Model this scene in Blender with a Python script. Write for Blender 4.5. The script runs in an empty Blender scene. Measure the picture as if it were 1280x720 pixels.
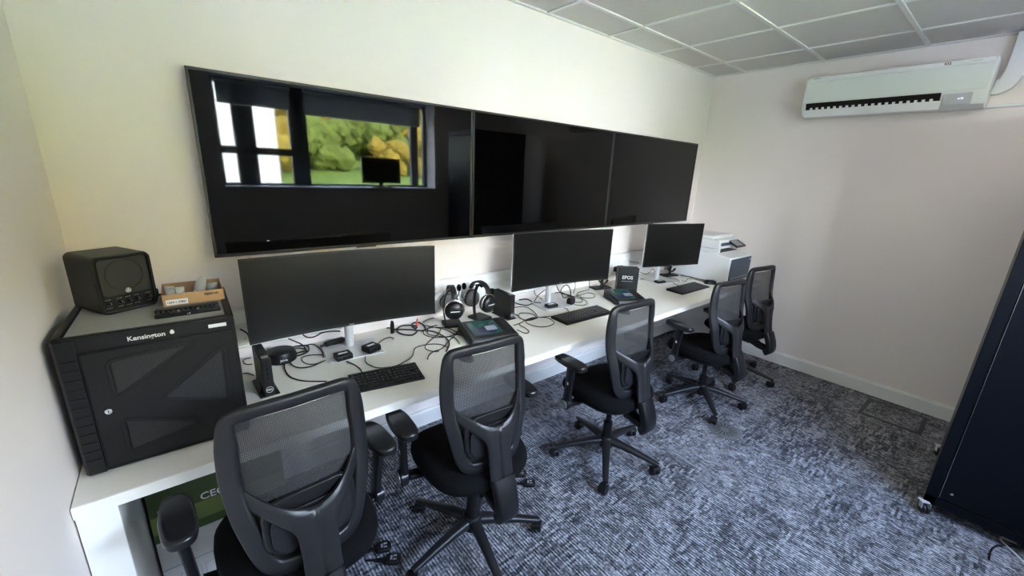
import bpy, bmesh, math, random
from math import sin, cos, pi, radians, sqrt
from mathutils import Vector, Matrix
random.seed(4)
SC = bpy.context.scene
COL = SC.collection
PI = pi

# ---------------------------------------------------------------- camera
cam_d = bpy.data.cameras.new('camera')
cam = bpy.data.objects.new('camera', cam_d); COL.objects.link(cam)
cam_d.sensor_fit = 'HORIZONTAL'; cam_d.sensor_width = 36.0
cam_d.lens = 36.0 * 510.3 / 1280.0
cam_d.clip_start = 0.02; cam_d.clip_end = 400
_r = Vector((0.77536482, -0.63012367, 0.04187548)); _u = Vector((0.14157836, 0.23806748, 0.96087431)); _f = Vector((0.61543884, 0.73909947, -0.27380103))
cam.matrix_world = Matrix(((_r.x, _u.x, -_f.x, 0.3252), (_r.y, _u.y, -_f.y, -2.1610), (_r.z, _u.z, -_f.z, 1.6358), (0, 0, 0, 1)))
SC.camera = cam

# ---------------------------------------------------------------- world, sun, exposure
SKY = 20.0
SUN = 34.0
FILL_PANEL = 2.2  # glow strength of the added ceiling fill panels
EXPOSURE = 2.02
SC.view_settings.view_transform = 'Standard'
SC.view_settings.look = 'None'
SC.view_settings.gamma = 1.0
SC.view_settings.use_curve_mapping = False
SC.view_settings.exposure = EXPOSURE
w = bpy.data.worlds.new('sky'); SC.world = w; w.use_nodes = True
nt = w.node_tree; nt.nodes.clear()
wo = nt.nodes.new('ShaderNodeOutputWorld'); bg = nt.nodes.new('ShaderNodeBackground')
tc = nt.nodes.new('ShaderNodeTexCoord'); sp = nt.nodes.new('ShaderNodeSeparateXYZ'); cr = nt.nodes.new('ShaderNodeValToRGB')
cr.color_ramp.elements[0].position = 0.0; cr.color_ramp.elements[0].color = (0.95, 0.97, 1.0, 1)
cr.color_ramp.elements[1].position = 0.7; cr.color_ramp.elements[1].color = (0.42, 0.6, 1.0, 1)
nt.links.new(tc.outputs['Generated'], sp.inputs[0]); nt.links.new(sp.outputs['Z'], cr.inputs[0])
nt.links.new(cr.outputs[0], bg.inputs[0]); bg.inputs[1].default_value = SKY
nt.links.new(bg.outputs[0], wo.inputs[0])
sd = bpy.data.lights.new('sun', 'SUN'); sd.energy = SUN; sd.angle = radians(1); sd.color = (1, 0.95, 0.85)
sun = bpy.data.objects.new('sun', sd); COL.objects.link(sun)
sun.rotation_euler = Vector((-0.35, -1.0, -0.85)).to_track_quat('-Z', 'Y').to_euler()
pd = bpy.data.lights.new('window_portal', 'AREA'); pd.shape = 'RECTANGLE'; pd.size = 2.6; pd.size_y = 1.3
pd.cycles.is_portal = True
po = bpy.data.objects.new('window_portal', pd); COL.objects.link(po)
po.location = (2.02, -3.66, 1.8); po.rotation_euler = (radians(90), 0, 0)

# ---------------------------------------------------------------- room dimensions
L = 4.547; H = 2.591; YW = -3.3; YG = -3.6
WX0, WX1, WZ0, WZ1 = 0.78, 3.25, 1.34, 2.46

# ---------------------------------------------------------------- materials
MATS = {}
def mat(name, col, rough=0.5, metal=0.0, spec=0.5, noise=0.0, nscale=40, bump=0.0, bscale=300, coat=0.0, emit=None, estr=1.0):
    if name in MATS: return MATS[name]
    m = bpy.data.materials.new(name); m.use_nodes = True; n = m.node_tree; b = n.nodes['Principled BSDF']
    b.inputs['Base Color'].default_value = (*col, 1); b.inputs['Roughness'].default_value = rough
    b.inputs['Metallic'].default_value = metal; b.inputs['Specular IOR Level'].default_value = spec
    b.inputs['Coat Weight'].default_value = coat; b.inputs['Coat Roughness'].default_value = 0.03
    t = n.nodes.new('ShaderNodeTexCoord')
    if noise > 0:
        no = n.nodes.new('ShaderNodeTexNoise'); no.inputs['Scale'].default_value = nscale; no.inputs['Detail'].default_value = 4
        mx = n.nodes.new('ShaderNodeMix'); mx.data_type = 'RGBA'
        mx.inputs[6].default_value = (*[c * (1 - noise) for c in col], 1); mx.inputs[7].default_value = (*[min(1, c * (1 + noise)) for c in col], 1)
        n.links.new(t.outputs['Object'], no.inputs['Vector']); n.links.new(no.outputs[0], mx.inputs[0]); n.links.new(mx.outputs[2], b.inputs['Base Color'])
    if bump > 0:
        nb = n.nodes.new('ShaderNodeTexNoise'); nb.inputs['Scale'].default_value = bscale; nb.inputs['Detail'].default_value = 2
        bp = n.nodes.new('ShaderNodeBump'); bp.inputs['Strength'].default_value = bump; bp.inputs['Distance'].default_value = 0.002
        n.links.new(t.outputs['Object'], nb.inputs['Vector']); n.links.new(nb.outputs[0], bp.inputs['Height']); n.links.new(bp.outputs[0], b.inputs['Normal'])
    if emit:
        b.inputs['Emission Color'].default_value = (*emit, 1); b.inputs['Emission Strength'].default_value = estr
    MATS[name] = m; return m
WALL = mat('wall_paint', (0.87, 0.805, 0.765), 0.8, noise=0.015, nscale=1.5, bump=0.15, bscale=220)
CEILM = mat('ceiling_tile', (0.62, 0.595, 0.565), 0.9, noise=0.03, nscale=120, bump=0.3, bscale=350)
TBAR = mat('ceiling_grid_metal', (0.72, 0.71, 0.68), 0.5)
TRIMW = mat('white_trim', (0.82, 0.82, 0.8), 0.45, noise=0.01, nscale=5)
DESK = mat('desk_laminate', (0.81, 0.775, 0.70), 0.42, noise=0.02, nscale=60)
DESKE = mat('desk_edge', (0.88, 0.87, 0.82), 0.4, noise=0.01, nscale=10)
BLK = mat('black_plastic', (0.006, 0.006, 0.007), 0.42, spec=.35, noise=0.15, nscale=80, bump=0.08, bscale=900)
BLKS = mat('satin_black_plastic', (0.009, 0.009, 0.010), 0.3, spec=.4, noise=0.1, nscale=30)
GREYP = mat('charcoal_frame_plastic', (0.012, 0.012, 0.0135), 0.38, spec=.42, noise=0.1, nscale=50, bump=0.1, bscale=700)
CABM = mat('cabinet_black_metal', (0.010, 0.010, 0.010), 0.5, spec=.3, noise=0.1, nscale=60, bump=0.1, bscale=900)
CABD = mat('cabinet_dark_void', (0.004, 0.004, 0.004), 0.9, noise=0.1)
SEATF = mat('black_seat_fabric', (0.003, 0.003, 0.0035), 0.95, spec=0.15, noise=0.3, nscale=400, bump=0.3, bscale=1200)
BAND = mat('headband_leather', (0.009, 0.009, 0.009), 0.5, noise=0.1, nscale=40)
SILV = mat('silver_plastic', (0.72, 0.72, 0.72), 0.35, metal=0.3, noise=0.02)
CHROME = mat('chrome', (0.75, 0.75, 0.76), 0.18, metal=1.0, noise=0.03)
GREYPAD = mat('grey_ear_pad', (0.17, 0.17, 0.165), 0.9, noise=0.2, nscale=300)
GREYM = mat('grey_top_mat', (0.30, 0.29, 0.265), 0.8, noise=0.05, nscale=200)
DISC = mat('grey_pivot_cap', (0.22, 0.22, 0.23), 0.4, noise=0.05)
RACKM = mat('rack_blue_black_metal', (0.003, 0.004, 0.007), 0.34, spec=.18, noise=0.1, nscale=30, bump=0.05, bscale=500)
WHITEP = mat('white_plastic', (0.82, 0.83, 0.82), 0.4, noise=0.01, nscale=20)
PRTB = mat('printer_blue_grey', (0.045, 0.07, 0.115), 0.4, noise=0.05)
CARD = mat('cardboard', (0.50, 0.31, 0.15), 0.85, noise=0.08, nscale=90)
CARDI = mat('cardboard_inside', (0.36, 0.22, 0.14), 0.9, noise=0.08, nscale=90)
WLAB = mat('white_label', (0.85, 0.85, 0.83), 0.5, noise=0.02)
INKB = mat('black_ink', (0.02, 0.02, 0.02), 0.6, noise=0.05)
INKW = mat('white_ink', (0.75, 0.75, 0.75), 0.5, noise=0.05)
INKG = mat('grey_ink', (0.3, 0.3, 0.32), 0.5, noise=0.05)
GREEN = mat('box_green_print', (0.05, 0.075, 0.02), 0.6, noise=0.35, nscale=9)
GREENL = mat('box_light_green_band', (0.17, 0.23, 0.055), 0.6, noise=0.05)
GREEND = mat('box_dark_green_band', (0.05, 0.10, 0.02), 0.6, noise=0.05)
BOXW = mat('box_white_card', (0.66, 0.66, 0.64), 0.7, noise=0.03)
PINK = mat('magenta_print', (0.45, 0.03, 0.12), 0.6, noise=0.1)
REDM = mat('red_tag_plastic', (0.75, 0.12, 0.1), 0.5, noise=0.1)
SCRG = mat('glossy_screen', (0.0007, 0.0007, 0.0008), 0.03, spec=0.32, noise=0.05)
SCRM = mat('matte_screen', (0.0015, 0.0015, 0.0015), 0.32, spec=0.5, noise=0.05)
BEZ = mat('display_bezel', (0.014, 0.014, 0.015), 0.35, noise=0.05)
CABLE = mat('black_cable', (0.006, 0.006, 0.006), 0.45, noise=0.1)
CABLEW = mat('white_cable', (0.6, 0.6, 0.6), 0.5, noise=0.05)
DIFF = mat('floor_diffuser_grey', (0.11, 0.115, 0.12), 0.5, noise=0.05)
FBOX = mat('floor_box_frame', (0.035, 0.038, 0.042), 0.6, noise=0.05)
TEAL = mat('teal_display', (0.008, 0.03, 0.027), 0.12, emit=(0.02, 0.16, 0.13), estr=0.06, noise=0.1)
NAVY = mat('navy_display_area', (0.01, 0.015, 0.04), 0.12, emit=(0.02, 0.03, 0.09), estr=0.05, noise=0.1)
TILE = mat('pale_display_tile', (0.1, 0.11, 0.14), 0.15, emit=(0.45, 0.5, 0.62), estr=0.06, noise=0.1)
LED = mat('led_digits', (0.6, 0.6, 0.7), 0.5, emit=(0.75, 0.75, 1.0), estr=0.35, noise=0.05)
DISP = mat('aircon_display_grey', (0.5, 0.51, 0.52), 0.4, noise=0.03)
FRAMEG = mat('window_frame_grey', (0.10, 0.10, 0.11), 0.45, noise=0.05)
BLIND = mat('blind_fabric', (0.42, 0.42, 0.42), 0.9, noise=0.03, nscale=200)
GRASS = mat('hill_grass', (0.17, 0.24, 0.035), 0.95, noise=0.35, nscale=0.5)
LEAF = mat('autumn_foliage', (0.36, 0.25, 0.03), 0.95, noise=0.6, nscale=1.3)
LEAFG = mat('green_foliage', (0.16, 0.2, 0.03), 0.95, noise=0.6, nscale=1.3)
BARK = mat('bark', (0.08, 0.05, 0.03), 0.95, noise=0.3, nscale=12)
RENDERW = mat('white_render', (0.85, 0.83, 0.8), 0.9, noise=0.03, nscale=3)
STUDIO = mat('clear_bag_plastic', (0.6, 0.62, 0.63), 0.15, noise=0.2, nscale=60)
STUDIO.node_tree.nodes['Principled BSDF'].inputs['Transmission Weight'].default_value = 0.55

def glass():
    m = bpy.data.materials.new('window_glass'); m.use_nodes = True; n = m.node_tree; n.nodes.clear()
    o = n.nodes.new('ShaderNodeOutputMaterial'); t = n.nodes.new('ShaderNodeBsdfTransparent'); g = n.nodes.new('ShaderNodeBsdfGlossy'); x = n.nodes.new('ShaderNodeMixShader')
    g.inputs['Roughness'].default_value = 0.02; t.inputs[0].default_value = (0.93, 0.95, 0.94, 1); x.inputs[0].default_value = 0.06
    n.links.new(t.outputs[0], x.inputs[1]); n.links.new(g.outputs[0], x.inputs[2]); n.links.new(x.outputs[0], o.inputs[0]); return m
GLASS = glass()
def translucent_blind():
    m = bpy.data.materials.new('translucent_blind_fabric'); m.use_nodes = True; n = m.node_tree; b = n.nodes['Principled BSDF']; o = n.nodes['Material Output']
    b.inputs['Base Color'].default_value = (0.5, 0.5, 0.5, 1); b.inputs['Roughness'].default_value = 0.9
    t = n.nodes.new('ShaderNodeBsdfTranslucent'); t.inputs[0].default_value = (0.30, 0.30, 0.31, 1); x = n.nodes.new('ShaderNodeMixShader'); x.inputs[0].default_value = 0.6
    w_ = n.nodes.new('ShaderNodeTexNoise'); w_.inputs['Scale'].default_value = 300; mr = n.nodes.new('ShaderNodeMapRange'); mr.inputs[3].default_value = 0.55; mr.inputs[4].default_value = 0.65; n.links.new(w_.outputs[0], mr.inputs[0]); n.links.new(mr.outputs[0], x.inputs[0])
    n.links.new(b.outputs[0], x.inputs[1]); n.links.new(t.outputs[0], x.inputs[2]); n.links.new(x.outputs[0], o.inputs[0]); return m
BLINDT = translucent_blind()
def mesh_fabric():
    m = bpy.data.materials.new('chair_mesh_fabric'); m.use_nodes = True; n = m.node_tree; b = n.nodes['Principled BSDF']; o = n.nodes['Material Output']
    b.inputs['Base Color'].default_value = (0.03, 0.029, 0.03, 1); b.inputs['Roughness'].default_value = 0.7; b.inputs['Specular IOR Level'].default_value = 0.3
    t = n.nodes.new('ShaderNodeBsdfTransparent'); x = n.nodes.new('ShaderNodeMixShader')
    c = n.nodes.new('ShaderNodeTexCoord'); w1 = n.nodes.new('ShaderNodeTexWave'); w2 = n.nodes.new('ShaderNodeTexWave')
    w1.bands_direction = 'X'; w2.bands_direction = 'Z'
    for q in (w1, w2): q.inputs['Scale'].default_value = 75; n.links.new(c.outputs['Object'], q.inputs['Vector'])
    mul = n.nodes.new('ShaderNodeMath'); mul.operation = 'MULTIPLY'; n.links.new(w1.outputs['Fac'], mul.inputs[0]); n.links.new(w2.outputs['Fac'], mul.inputs[1])
    mr = n.nodes.new('ShaderNodeMapRange'); mr.inputs[1].default_value = 0.0; mr.inputs[2].default_value = 0.5; mr.inputs[3].default_value = 0.98; mr.inputs[4].default_value = 0.68
    n.links.new(mul.outputs[0], mr.inputs[0]); n.links.new(mr.outputs[0], x.inputs[0])
    n.links.new(t.outputs[0], x.inputs[1]); n.links.new(b.outputs[0], x.inputs[2]); n.links.new(x.outputs[0], o.inputs[0]); return m
MESHF = mesh_fabric()
def perf():
    # perforated sheet: dark round holes in black metal
    m = bpy.data.materials.new('perforated_black_metal'); m.use_nodes = True; n = m.node_tree; b = n.nodes['Principled BSDF']
    b.inputs['Roughness'].default_value = 0.5
    c = n.nodes.new('ShaderNodeTexCoord'); v = n.nodes.new('ShaderNodeTexVoronoi'); v.inputs['Scale'].default_value = 170; v.inputs['Randomness'].default_value = 0.15
    r = n.nodes.new('ShaderNodeValToRGB'); r.color_ramp.elements[0].position = 0.3; r.color_ramp.elements[0].color = (0.001, 0.001, 0.001, 1); r.color_ramp.elements[1].position = 0.42; r.color_ramp.elements[1].color = (0.02, 0.02, 0.02, 1)
    n.links.new(c.outputs['Object'], v.inputs['Vector']); n.links.new(v.outputs['Distance'], r.inputs[0]); n.links.new(r.outputs[0], b.inputs['Base Color']); return m
PERF = perf()
def carpet():
    m = bpy.data.materials.new('carpet_tiles'); m.use_nodes = True; n = m.node_tree; b = n.nodes['Principled BSDF']; b.inputs['Roughness'].default_value = 0.95; b.inputs['Specular IOR Level'].default_value = 0.1
    c = n.nodes.new('ShaderNodeTexCoord'); s = n.nodes.new('ShaderNodeSeparateXYZ'); n.links.new(c.outputs['Object'], s.inputs[0])
    def M(op, a, bb=None, cc=None):
        q = n.nodes.new('ShaderNodeMath'); q.operation = op
        for i, v in enumerate((a, bb, cc)):
            if v is None: continue
            if isinstance(v, (int, float)): q.inputs[i].default_value = v
            else: n.links.new(v, q.inputs[i])
        return q.outputs[0]
    X, Y = s.outputs[0], s.outputs[1]
    def noise(sx, sy, det=1, off=0.0):
        cb = n.nodes.new('ShaderNodeCombineXYZ'); n.links.new(M('MULTIPLY', X, sx), cb.inputs[0]); n.links.new(M('MULTIPLY', Y, sy), cb.inputs[1]); cb.inputs[2].default_value = off
        q = n.nodes.new('ShaderNodeTexNoise'); q.inputs['Scale'].default_value = 1.0; q.inputs['Detail'].default_value = det; n.links.new(cb.outputs[0], q.inputs['Vector']); return q.outputs[0]
    # planks 0.25 x 1.0 m: each has its own share of long and cross streaks
    cell = n.nodes.new('ShaderNodeCombineXYZ'); n.links.new(M('FLOOR', M('MULTIPLY', X, 2.0)), cell.inputs[0]); n.links.new(M('FLOOR', M('MULTIPLY', M('ADD', Y, 0.1), 4.0)), cell.inputs[1])
    wn = n.nodes.new('ShaderNodeTexWhiteNoise'); n.links.new(cell.outputs[0], wn.inputs['Vector'])
    msk = M('MINIMUM', M('MAXIMUM', M('ADD', M('MULTIPLY', M('SUBTRACT', noise(5, 5, 2, 4.0), 0.5), 5.0), M('MULTIPLY', wn.outputs['Value'], 1.0)), 0.0), 1.0)
    def dashes(u, wu, v, lv, seed):
        i = M('FLOOR', M('DIVIDE', u, wu)); w1 = n.nodes.new('ShaderNodeTexWhiteNoise'); w1.noise_dimensions = '1D'; n.links.new(M('ADD', i, seed), w1.inputs['W'])
        j = M('FLOOR', M('ADD', M('DIVIDE', v, lv), M('MULTIPLY', w1.outputs['Value'], 7.0)))
        cb = n.nodes.new('ShaderNodeCombineXYZ'); n.links.new(i, cb.inputs[0]); n.links.new(j, cb.inputs[1]); cb.inputs[2].default_value = seed
        w2 = n.nodes.new('ShaderNodeTexWhiteNoise'); n.links.new(cb.outputs[0], w2.inputs['Vector']); return w2.outputs['Value']
    rib = M('MULTIPLY_ADD', M('SINE', M('MULTIPLY', X, 2 * PI / 0.014)), 0.5, 0.5)
    ribn = dashes(X, 0.007, Y, 0.030, 1.5)
    cross = dashes(Y, 0.012, X, 0.055, 2.5)
    tuft = dashes(X, 0.007, Y, 0.009, 3.5)
    blot = noise(5, 9, 3, 5.0)
    cr_ = M('MULTIPLY', M('SUBTRACT', cross, 0.5), M('MULTIPLY_ADD', msk, 0.42, 0.04))
    rn_ = M('MULTIPLY', M('SUBTRACT', ribn, 0.5), M('MULTIPLY_ADD', msk, -0.12, 0.42))
    f = M('ADD', M('ADD', M('MULTIPLY', M('SUBTRACT', rib, 0.5), 0.40), M('ADD', cr_, rn_)), M('ADD', M('MULTIPLY', M('SUBTRACT', blot, 0.5), 0.55), M('MULTIPLY', M('SUBTRACT', tuft, 0.5), 0.35)))
    r = n.nodes.new('ShaderNodeValToRGB'); e = r.color_ramp.elements
    fr = M('ADD', f, M('MULTIPLY_ADD', wn.outputs['Value'], -0.12, 0.56))
    e[0].position = 0.08; e[0].color = (0.018, 0.02, 0.026, 1); e[1].position = 0.95; e[1].color = (0.45, 0.45, 0.49, 1)
    k = e.new(0.5); k.color = (0.112, 0.115, 0.132, 1)
    n.links.new(fr, r.inputs[0]); n.links.new(r.outputs[0], b.inputs['Base Color'])
    bp = n.nodes.new('ShaderNodeBump'); bp.inputs['Strength'].default_value = 0.4; bp.inputs['Distance'].default_value = 0.004; n.links.new(fr, bp.inputs['Height']); n.links.new(bp.outputs[0], b.inputs['Normal'])
    return m
CARPET = carpet()

# ---------------------------------------------------------------- mesh helpers
def V(*a): return Vector(a)
def new(): return bmesh.new()
def box(bm, x0, x1, y0, y1, z0, z1, M=None):
    vs = [bm.verts.new((x, y, z)) for x in (x0, x1) for y in (y0, y1) for z in (z0, z1)]
    for f in ((0, 1, 3, 2), (4, 6, 7, 5), (0, 4, 5, 1), (2, 3, 7, 6), (0, 2, 6, 4), (1, 5, 7, 3)): bm.faces.new([vs[i] for i in f])
    if M is not None:
        for v in vs: v.co = M @ v.co
    return vs
def prism(bm, pts, axis, a, b, M=None):
    """extrude the closed outline pts (2D) along axis from a to b"""
    def P(p, t):
        if axis == 'x': return (t, p[0], p[1])
        if axis == 'y': return (p[0], t, p[1])
        return (p[0], p[1], t)
    A = [bm.verts.new(P(p, a)) for p in pts]; B = [bm.verts.new(P(p, b)) for p in pts]
    bm.faces.new(A); bm.faces.new(B[::-1])
    for i in range(len(pts)):
        j = (i + 1) % len(pts); bm.faces.new((A[j], A[i], B[i], B[j]))
    if M is not None:
        for v in A + B: v.co = M @ v.co
def frames(P, closed=False, up=None):
    out = []; n = len(P)
    for i in range(n):
        a = P[(i - 1) % n] if (closed or i > 0) else P[i]; b = P[(i + 1) % n] if (closed or i < n - 1) else P[i]
        t = (b - a); t = t.normalized() if t.length > 1e-9 else V(0, 0, 1); out.append(t)
    return out
def smooth_path(P, n=6, closed=False):
    P = [Vector(p) for p in P]; R = []; m = len(P)
    rng = range(m) if closed else range(m - 1)
    for i in rng:
        p0 = P[(i - 1) % m] if (closed or i > 0) else P[i]; p1 = P[i]; p2 = P[(i + 1) % m]; p3 = P[(i + 2) % m] if (closed or i < m - 2) else P[i + 1]
        for k in range(n):
            t = k / n; R.append(0.5 * ((2 * p1) + (p2 - p0) * t + (2 * p0 - 5 * p1 + 4 * p2 - p3) * t * t + (-p0 + 3 * p1 - 3 * p2 + p3) * t ** 3))
    if not closed: R.append(P[-1])
    return R
def tube(bm, P, r, n=6, closed=False, r2=None):
    P = [Vector(p) for p in P]; T = frames(P, closed); rings = []
    ref = V(0, 0, 1) if abs(T[0].z) < 0.9 else V(1, 0, 0); u = (ref - T[0] * ref.dot(T[0])).normalized()
    for i, (p, t) in enumerate(zip(P, T)):
        u = u - t * u.dot(t); u = u.normalized() if u.length > 1e-6 else (V(1, 0, 0) - t * t.x).normalized(); w_ = t.cross(u)
        rr = r if not callable(r) else r(i / (len(P) - 1))
        rings.append([bm.verts.new(p + (u * cos(2 * PI * k / n) + w_ * sin(2 * PI * k / n)) * rr) for k in range(n)])
    m = len(rings)
    for i in range(m if closed else m - 1):
        a, b = rings[i], rings[(i + 1) % m]
        for k in range(n): bm.faces.new((a[k], a[(k + 1) % n], b[(k + 1) % n], b[k]))
    if not closed: bm.faces.new(rings[0][::-1]); bm.faces.new(rings[-1])
def bar(bm, P, W, T, N, closed=False, rnd=0.35):
    """rounded-rectangle bar along P: W widths, T thicknesses (per point or scalar), N normals (thickness direction)"""
    P = [Vector(p) for p in P]; tg = frames(P, closed); rings = []
    for i, (p, t) in enumerate(zip(P, tg)):
        nn = Vector(N[i]) if isinstance(N, list) else Vector(N); nn = (nn - t * nn.dot(t)).normalized(); s = t.cross(nn).normalized()
        ww = (W[i] if isinstance(W, (list, tuple)) else W) / 2; th = (T[i] if isinstance(T, (list, tuple)) else T) / 2; c = min(ww, th) * rnd * 1.6
        q = [(-ww, -th + c), (-ww + c * .3, -th + c * .3), (-ww + c, -th), (ww - c, -th), (ww - c * .3, -th + c * .3), (ww, -th + c), (ww, th - c), (ww - c * .3, th - c * .3), (ww - c, th), (-ww + c, th), (-ww + c * .3, th - c * .3), (-ww, th - c)]
        rings.append([bm.verts.new(p + s * a + nn * b) for a, b in q])
    m = len(rings); k = 12
    for i in range(m if closed else m - 1):
        a, b = rings[i], rings[(i + 1) % m]
        for j in range(k): bm.faces.new((a[j], a[(j + 1) % k], b[(j + 1) % k], b[j]))
    if not closed: bm.faces.new(rings[0][::-1]); bm.faces.new(rings[-1])
def lathe(bm, prof, n=20, M=None):
    """prof: (r, z) pairs"""
    rings = []; allv = []
    for r, z in prof:
        if r < 1e-6: rings.append([bm.verts.new((0, 0, z))])
        else: rings.append([bm.verts.new((r * cos(2 * PI * k / n), r * sin(2 * PI * k / n), z)) for k in range(n)])
        allv += rings[-1]
    for a, b in zip(rings, rings[1:]):
        for k in range(n):
            j = (k + 1) % n
            if len(a) == 1 and len(b) == 1: continue
            if len(a) == 1: bm.faces.new((a[0], b[j], b[k]))
            elif len(b) == 1: bm.faces.new((a[k], a[j], b[0]))
            else: bm.faces.new((a[k], a[j], b[j], b[k]))
    if len(rings[0]) > 1: bm.faces.new(rings[0][::-1])
    if len(rings[-1]) > 1: bm.faces.new(rings[-1])
    if M is not None:
        for v in allv: v.co = M @ v.co
def disc(bm, c, axis, r, h, n=20, rim=0.0):
    q = Vector(axis).to_track_quat('Z', 'Y').to_matrix().to_4x4(); M = Matrix.Translation(c) @ q
    e = rim or min(r, h) * 0.15
    lathe(bm, [(0, -h / 2), (r - e, -h / 2), (r, -h / 2 + e), (r, h / 2 - e), (r - e, h / 2), (0, h / 2)], n, M)
def obj(name, bm, m, parent=None, bevel=0.0, seg=2, smooth=True, loc=None, rz=None, angle=35):
    bmesh.ops.recalc_face_normals(bm, faces=bm.faces)
    me = bpy.data.meshes.new(name); bm.to_mesh(me); bm.free()
    for f in me.polygons: f.use_smooth = smooth
    if smooth: me.set_sharp_from_angle(angle=radians(angle))
    for mm in (m if isinstance(m, (list, tuple)) else [m]): me.materials.append(mm)
    o = bpy.data.objects.new(name, me); COL.objects.link(o)
    if parent: o.parent = parent
    if bevel > 0:
        b = o.modifiers.new('bevel', 'BEVEL'); b.width = bevel; b.segments = seg; b.limit_method = 'ANGLE'; b.angle_limit = radians(40)
    if loc: o.location = loc
    if rz is not None: o.rotation_euler = (0, 0, rz)
    return o
def thing(name, label, cat, loc=(0, 0, 0), rz=0.0, group=None):
    o = bpy.data.objects.new(name, None); COL.objects.link(o); o.location = loc; o.rotation_euler = (0, 0, rz)
    o['label'] = label; o['category'] = cat
    if group: o['group'] = group
    return o
def tag(o, label, cat, group=None):
    o['label'] = label; o['category'] = cat
    if group: o['group'] = group
    return o
def struct(o): o['kind'] = 'structure'; return o
def kids(o): return [c for c in bpy.data.objects if c.parent == o]
def dup(o, parent=None):
    c = o.copy(); COL.objects.link(c)
    if parent: c.parent = parent
    for k in kids(o): dup(k, c)
    return c
def text(name, s, size, m, parent, M, extrude=0.0004, align='CENTER', shear=0.0, bold=0.0):
    cu = bpy.data.curves.new(name, 'FONT'); cu.body = s; cu.size = size; cu.extrude = extrude; cu.align_x = align; cu.align_y = 'CENTER'; cu.shear = shear; cu.offset = bold; cu.resolution_u = 3
    t = bpy.data.objects.new('tmp', cu); COL.objects.link(t)
    me = bpy.data.meshes.new_from_object(t.evaluated_get(bpy.context.evaluated_depsgraph_get()))
    bpy.data.objects.remove(t); bpy.data.curves.remove(cu)
    me.name = name; me.materials.clear(); me.materials.append(m)
    for v in me.vertices: v.co = M @ v.co
    o = bpy.data.objects.new(name, me); COL.objects.link(o)
    if parent: o.parent = parent
    return o
# text standing on a plane that faces -y: x right, z up
FACE_FRONT = Matrix(((1, 0, 0, 0), (0, 0, -1, 0), (0, 1, 0, 0), (0, 0, 0, 1)))
# plane facing -x: text right = -y, up = z
FACE_LEFT = Matrix(((0, 0, -1, 0), (-1, 0, 0, 0), (0, 1, 0, 0), (0, 0, 0, 1)))
def TR(x, y, z): return Matrix.Translation((x, y, z))
def RZ(a): return Matrix.Rotation(a, 4, 'Z')
def RX(a): return Matrix.Rotation(a, 4, 'X')
def RY(a): return Matrix.Rotation(a, 4, 'Y')
def rrect(x0, x1, y0, y1, r, n=4):
    P = []
    for cx, cy, a in ((x1 - r, y1 - r, 0), (x0 + r, y1 - r, 90), (x0 + r, y0 + r, 180), (x1 - r, y0 + r, 270)):
        for k in range(n + 1):
            t = radians(a + 90 * k / n); P.append((cx + r * cos(t), cy + r * sin(t)))
    return P

# ================================================================ ROOM
T = 0.25
bm = new(); box(bm, -T, L + T, YW - T - .1, T, -0.15, 0.0); struct(obj('floor', bm, CARPET, smooth=False))
bm = new(); box(bm, -T, L + T, 0, T, 0, H + .1); struct(obj('wall_back', bm, WALL, smooth=False))
bm = new(); box(bm, -T, 0, YG, 0, 0, H + .1); struct(obj('wall_left', bm, WALL, smooth=False))
bm = new(); box(bm, L, L + T, YG, 0, 0, H + .1); struct(obj('wall_right', bm, WALL, smooth=False))
bm = new()
box(bm, 0, WX0, YG - .04, YW, 0, H + .1); box(bm, WX1, L, YG - .04, YW, 0, H + .1)
box(bm, WX0, WX1, YG - .04, YW, 0, WZ0); box(bm, WX0, WX1, YG - .04, YW, WZ1, H + .1)
struct(obj('wall_front', bm, WALL, smooth=False))
# suspended ceiling: tiles recessed between T-bars
bm = new(); box(bm, -T, L + T, YG, T, H + 0.008, H + 0.2); ceil = struct(obj('ceiling', bm, CEILM, smooth=False))
bm = new(); tb = 0.012
x = L - 0.4396
while x > 0: box(bm, x - tb, x + tb, YG, 0, H, H + .01); x -= 0.6
y = -0.2914
while y > YW: box(bm, 0, L, y - tb, y + tb, H - .0005, H + .01); y -= 0.6
box(bm, 0, L, -0.02, 0, H - .002, H + .01); box(bm, L - 0.02, L, YW, 0, H - .002, H + .01); box(bm, 0, .02, YW, 0, H - .002, H + .01); box(bm, 0, L, YW, YW + .02, H - .002, H + .01)
obj('ceiling_grid', bm, TBAR, ceil, smooth=False)
# baseboards
def base(name, a, b, nrm):
    bm = new(); prof = [(0, 0), (0.016, 0), (0.016, 0.098), (0.011, 0.106), (0.011, 0.114), (0, 0.114)]
    if nrm == 'x-': prism(bm, [(L - p, z) for p, z in prof], 'y', a, b)
    elif nrm == 'y-': prism(bm, [(-p, z) for p, z in prof], 'x', a, b)
    elif nrm == 'x+': prism(bm, [(p, z) for p, z in prof], 'y', a, b)
    elif nrm == 'y+': prism(bm, [(YW + p, z) for p, z in prof], 'x', a, b)
    struct(obj(name, bm, TRIMW, smooth=False))
base('baseboard_right', YW, 0, 'x-'); base('baseboard_back', 0, L - .016, 'y-'); base('baseboard_left', YW, -.016, 'x+'); base('baseboard_front', .016, L - .016, 'y+')

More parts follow.
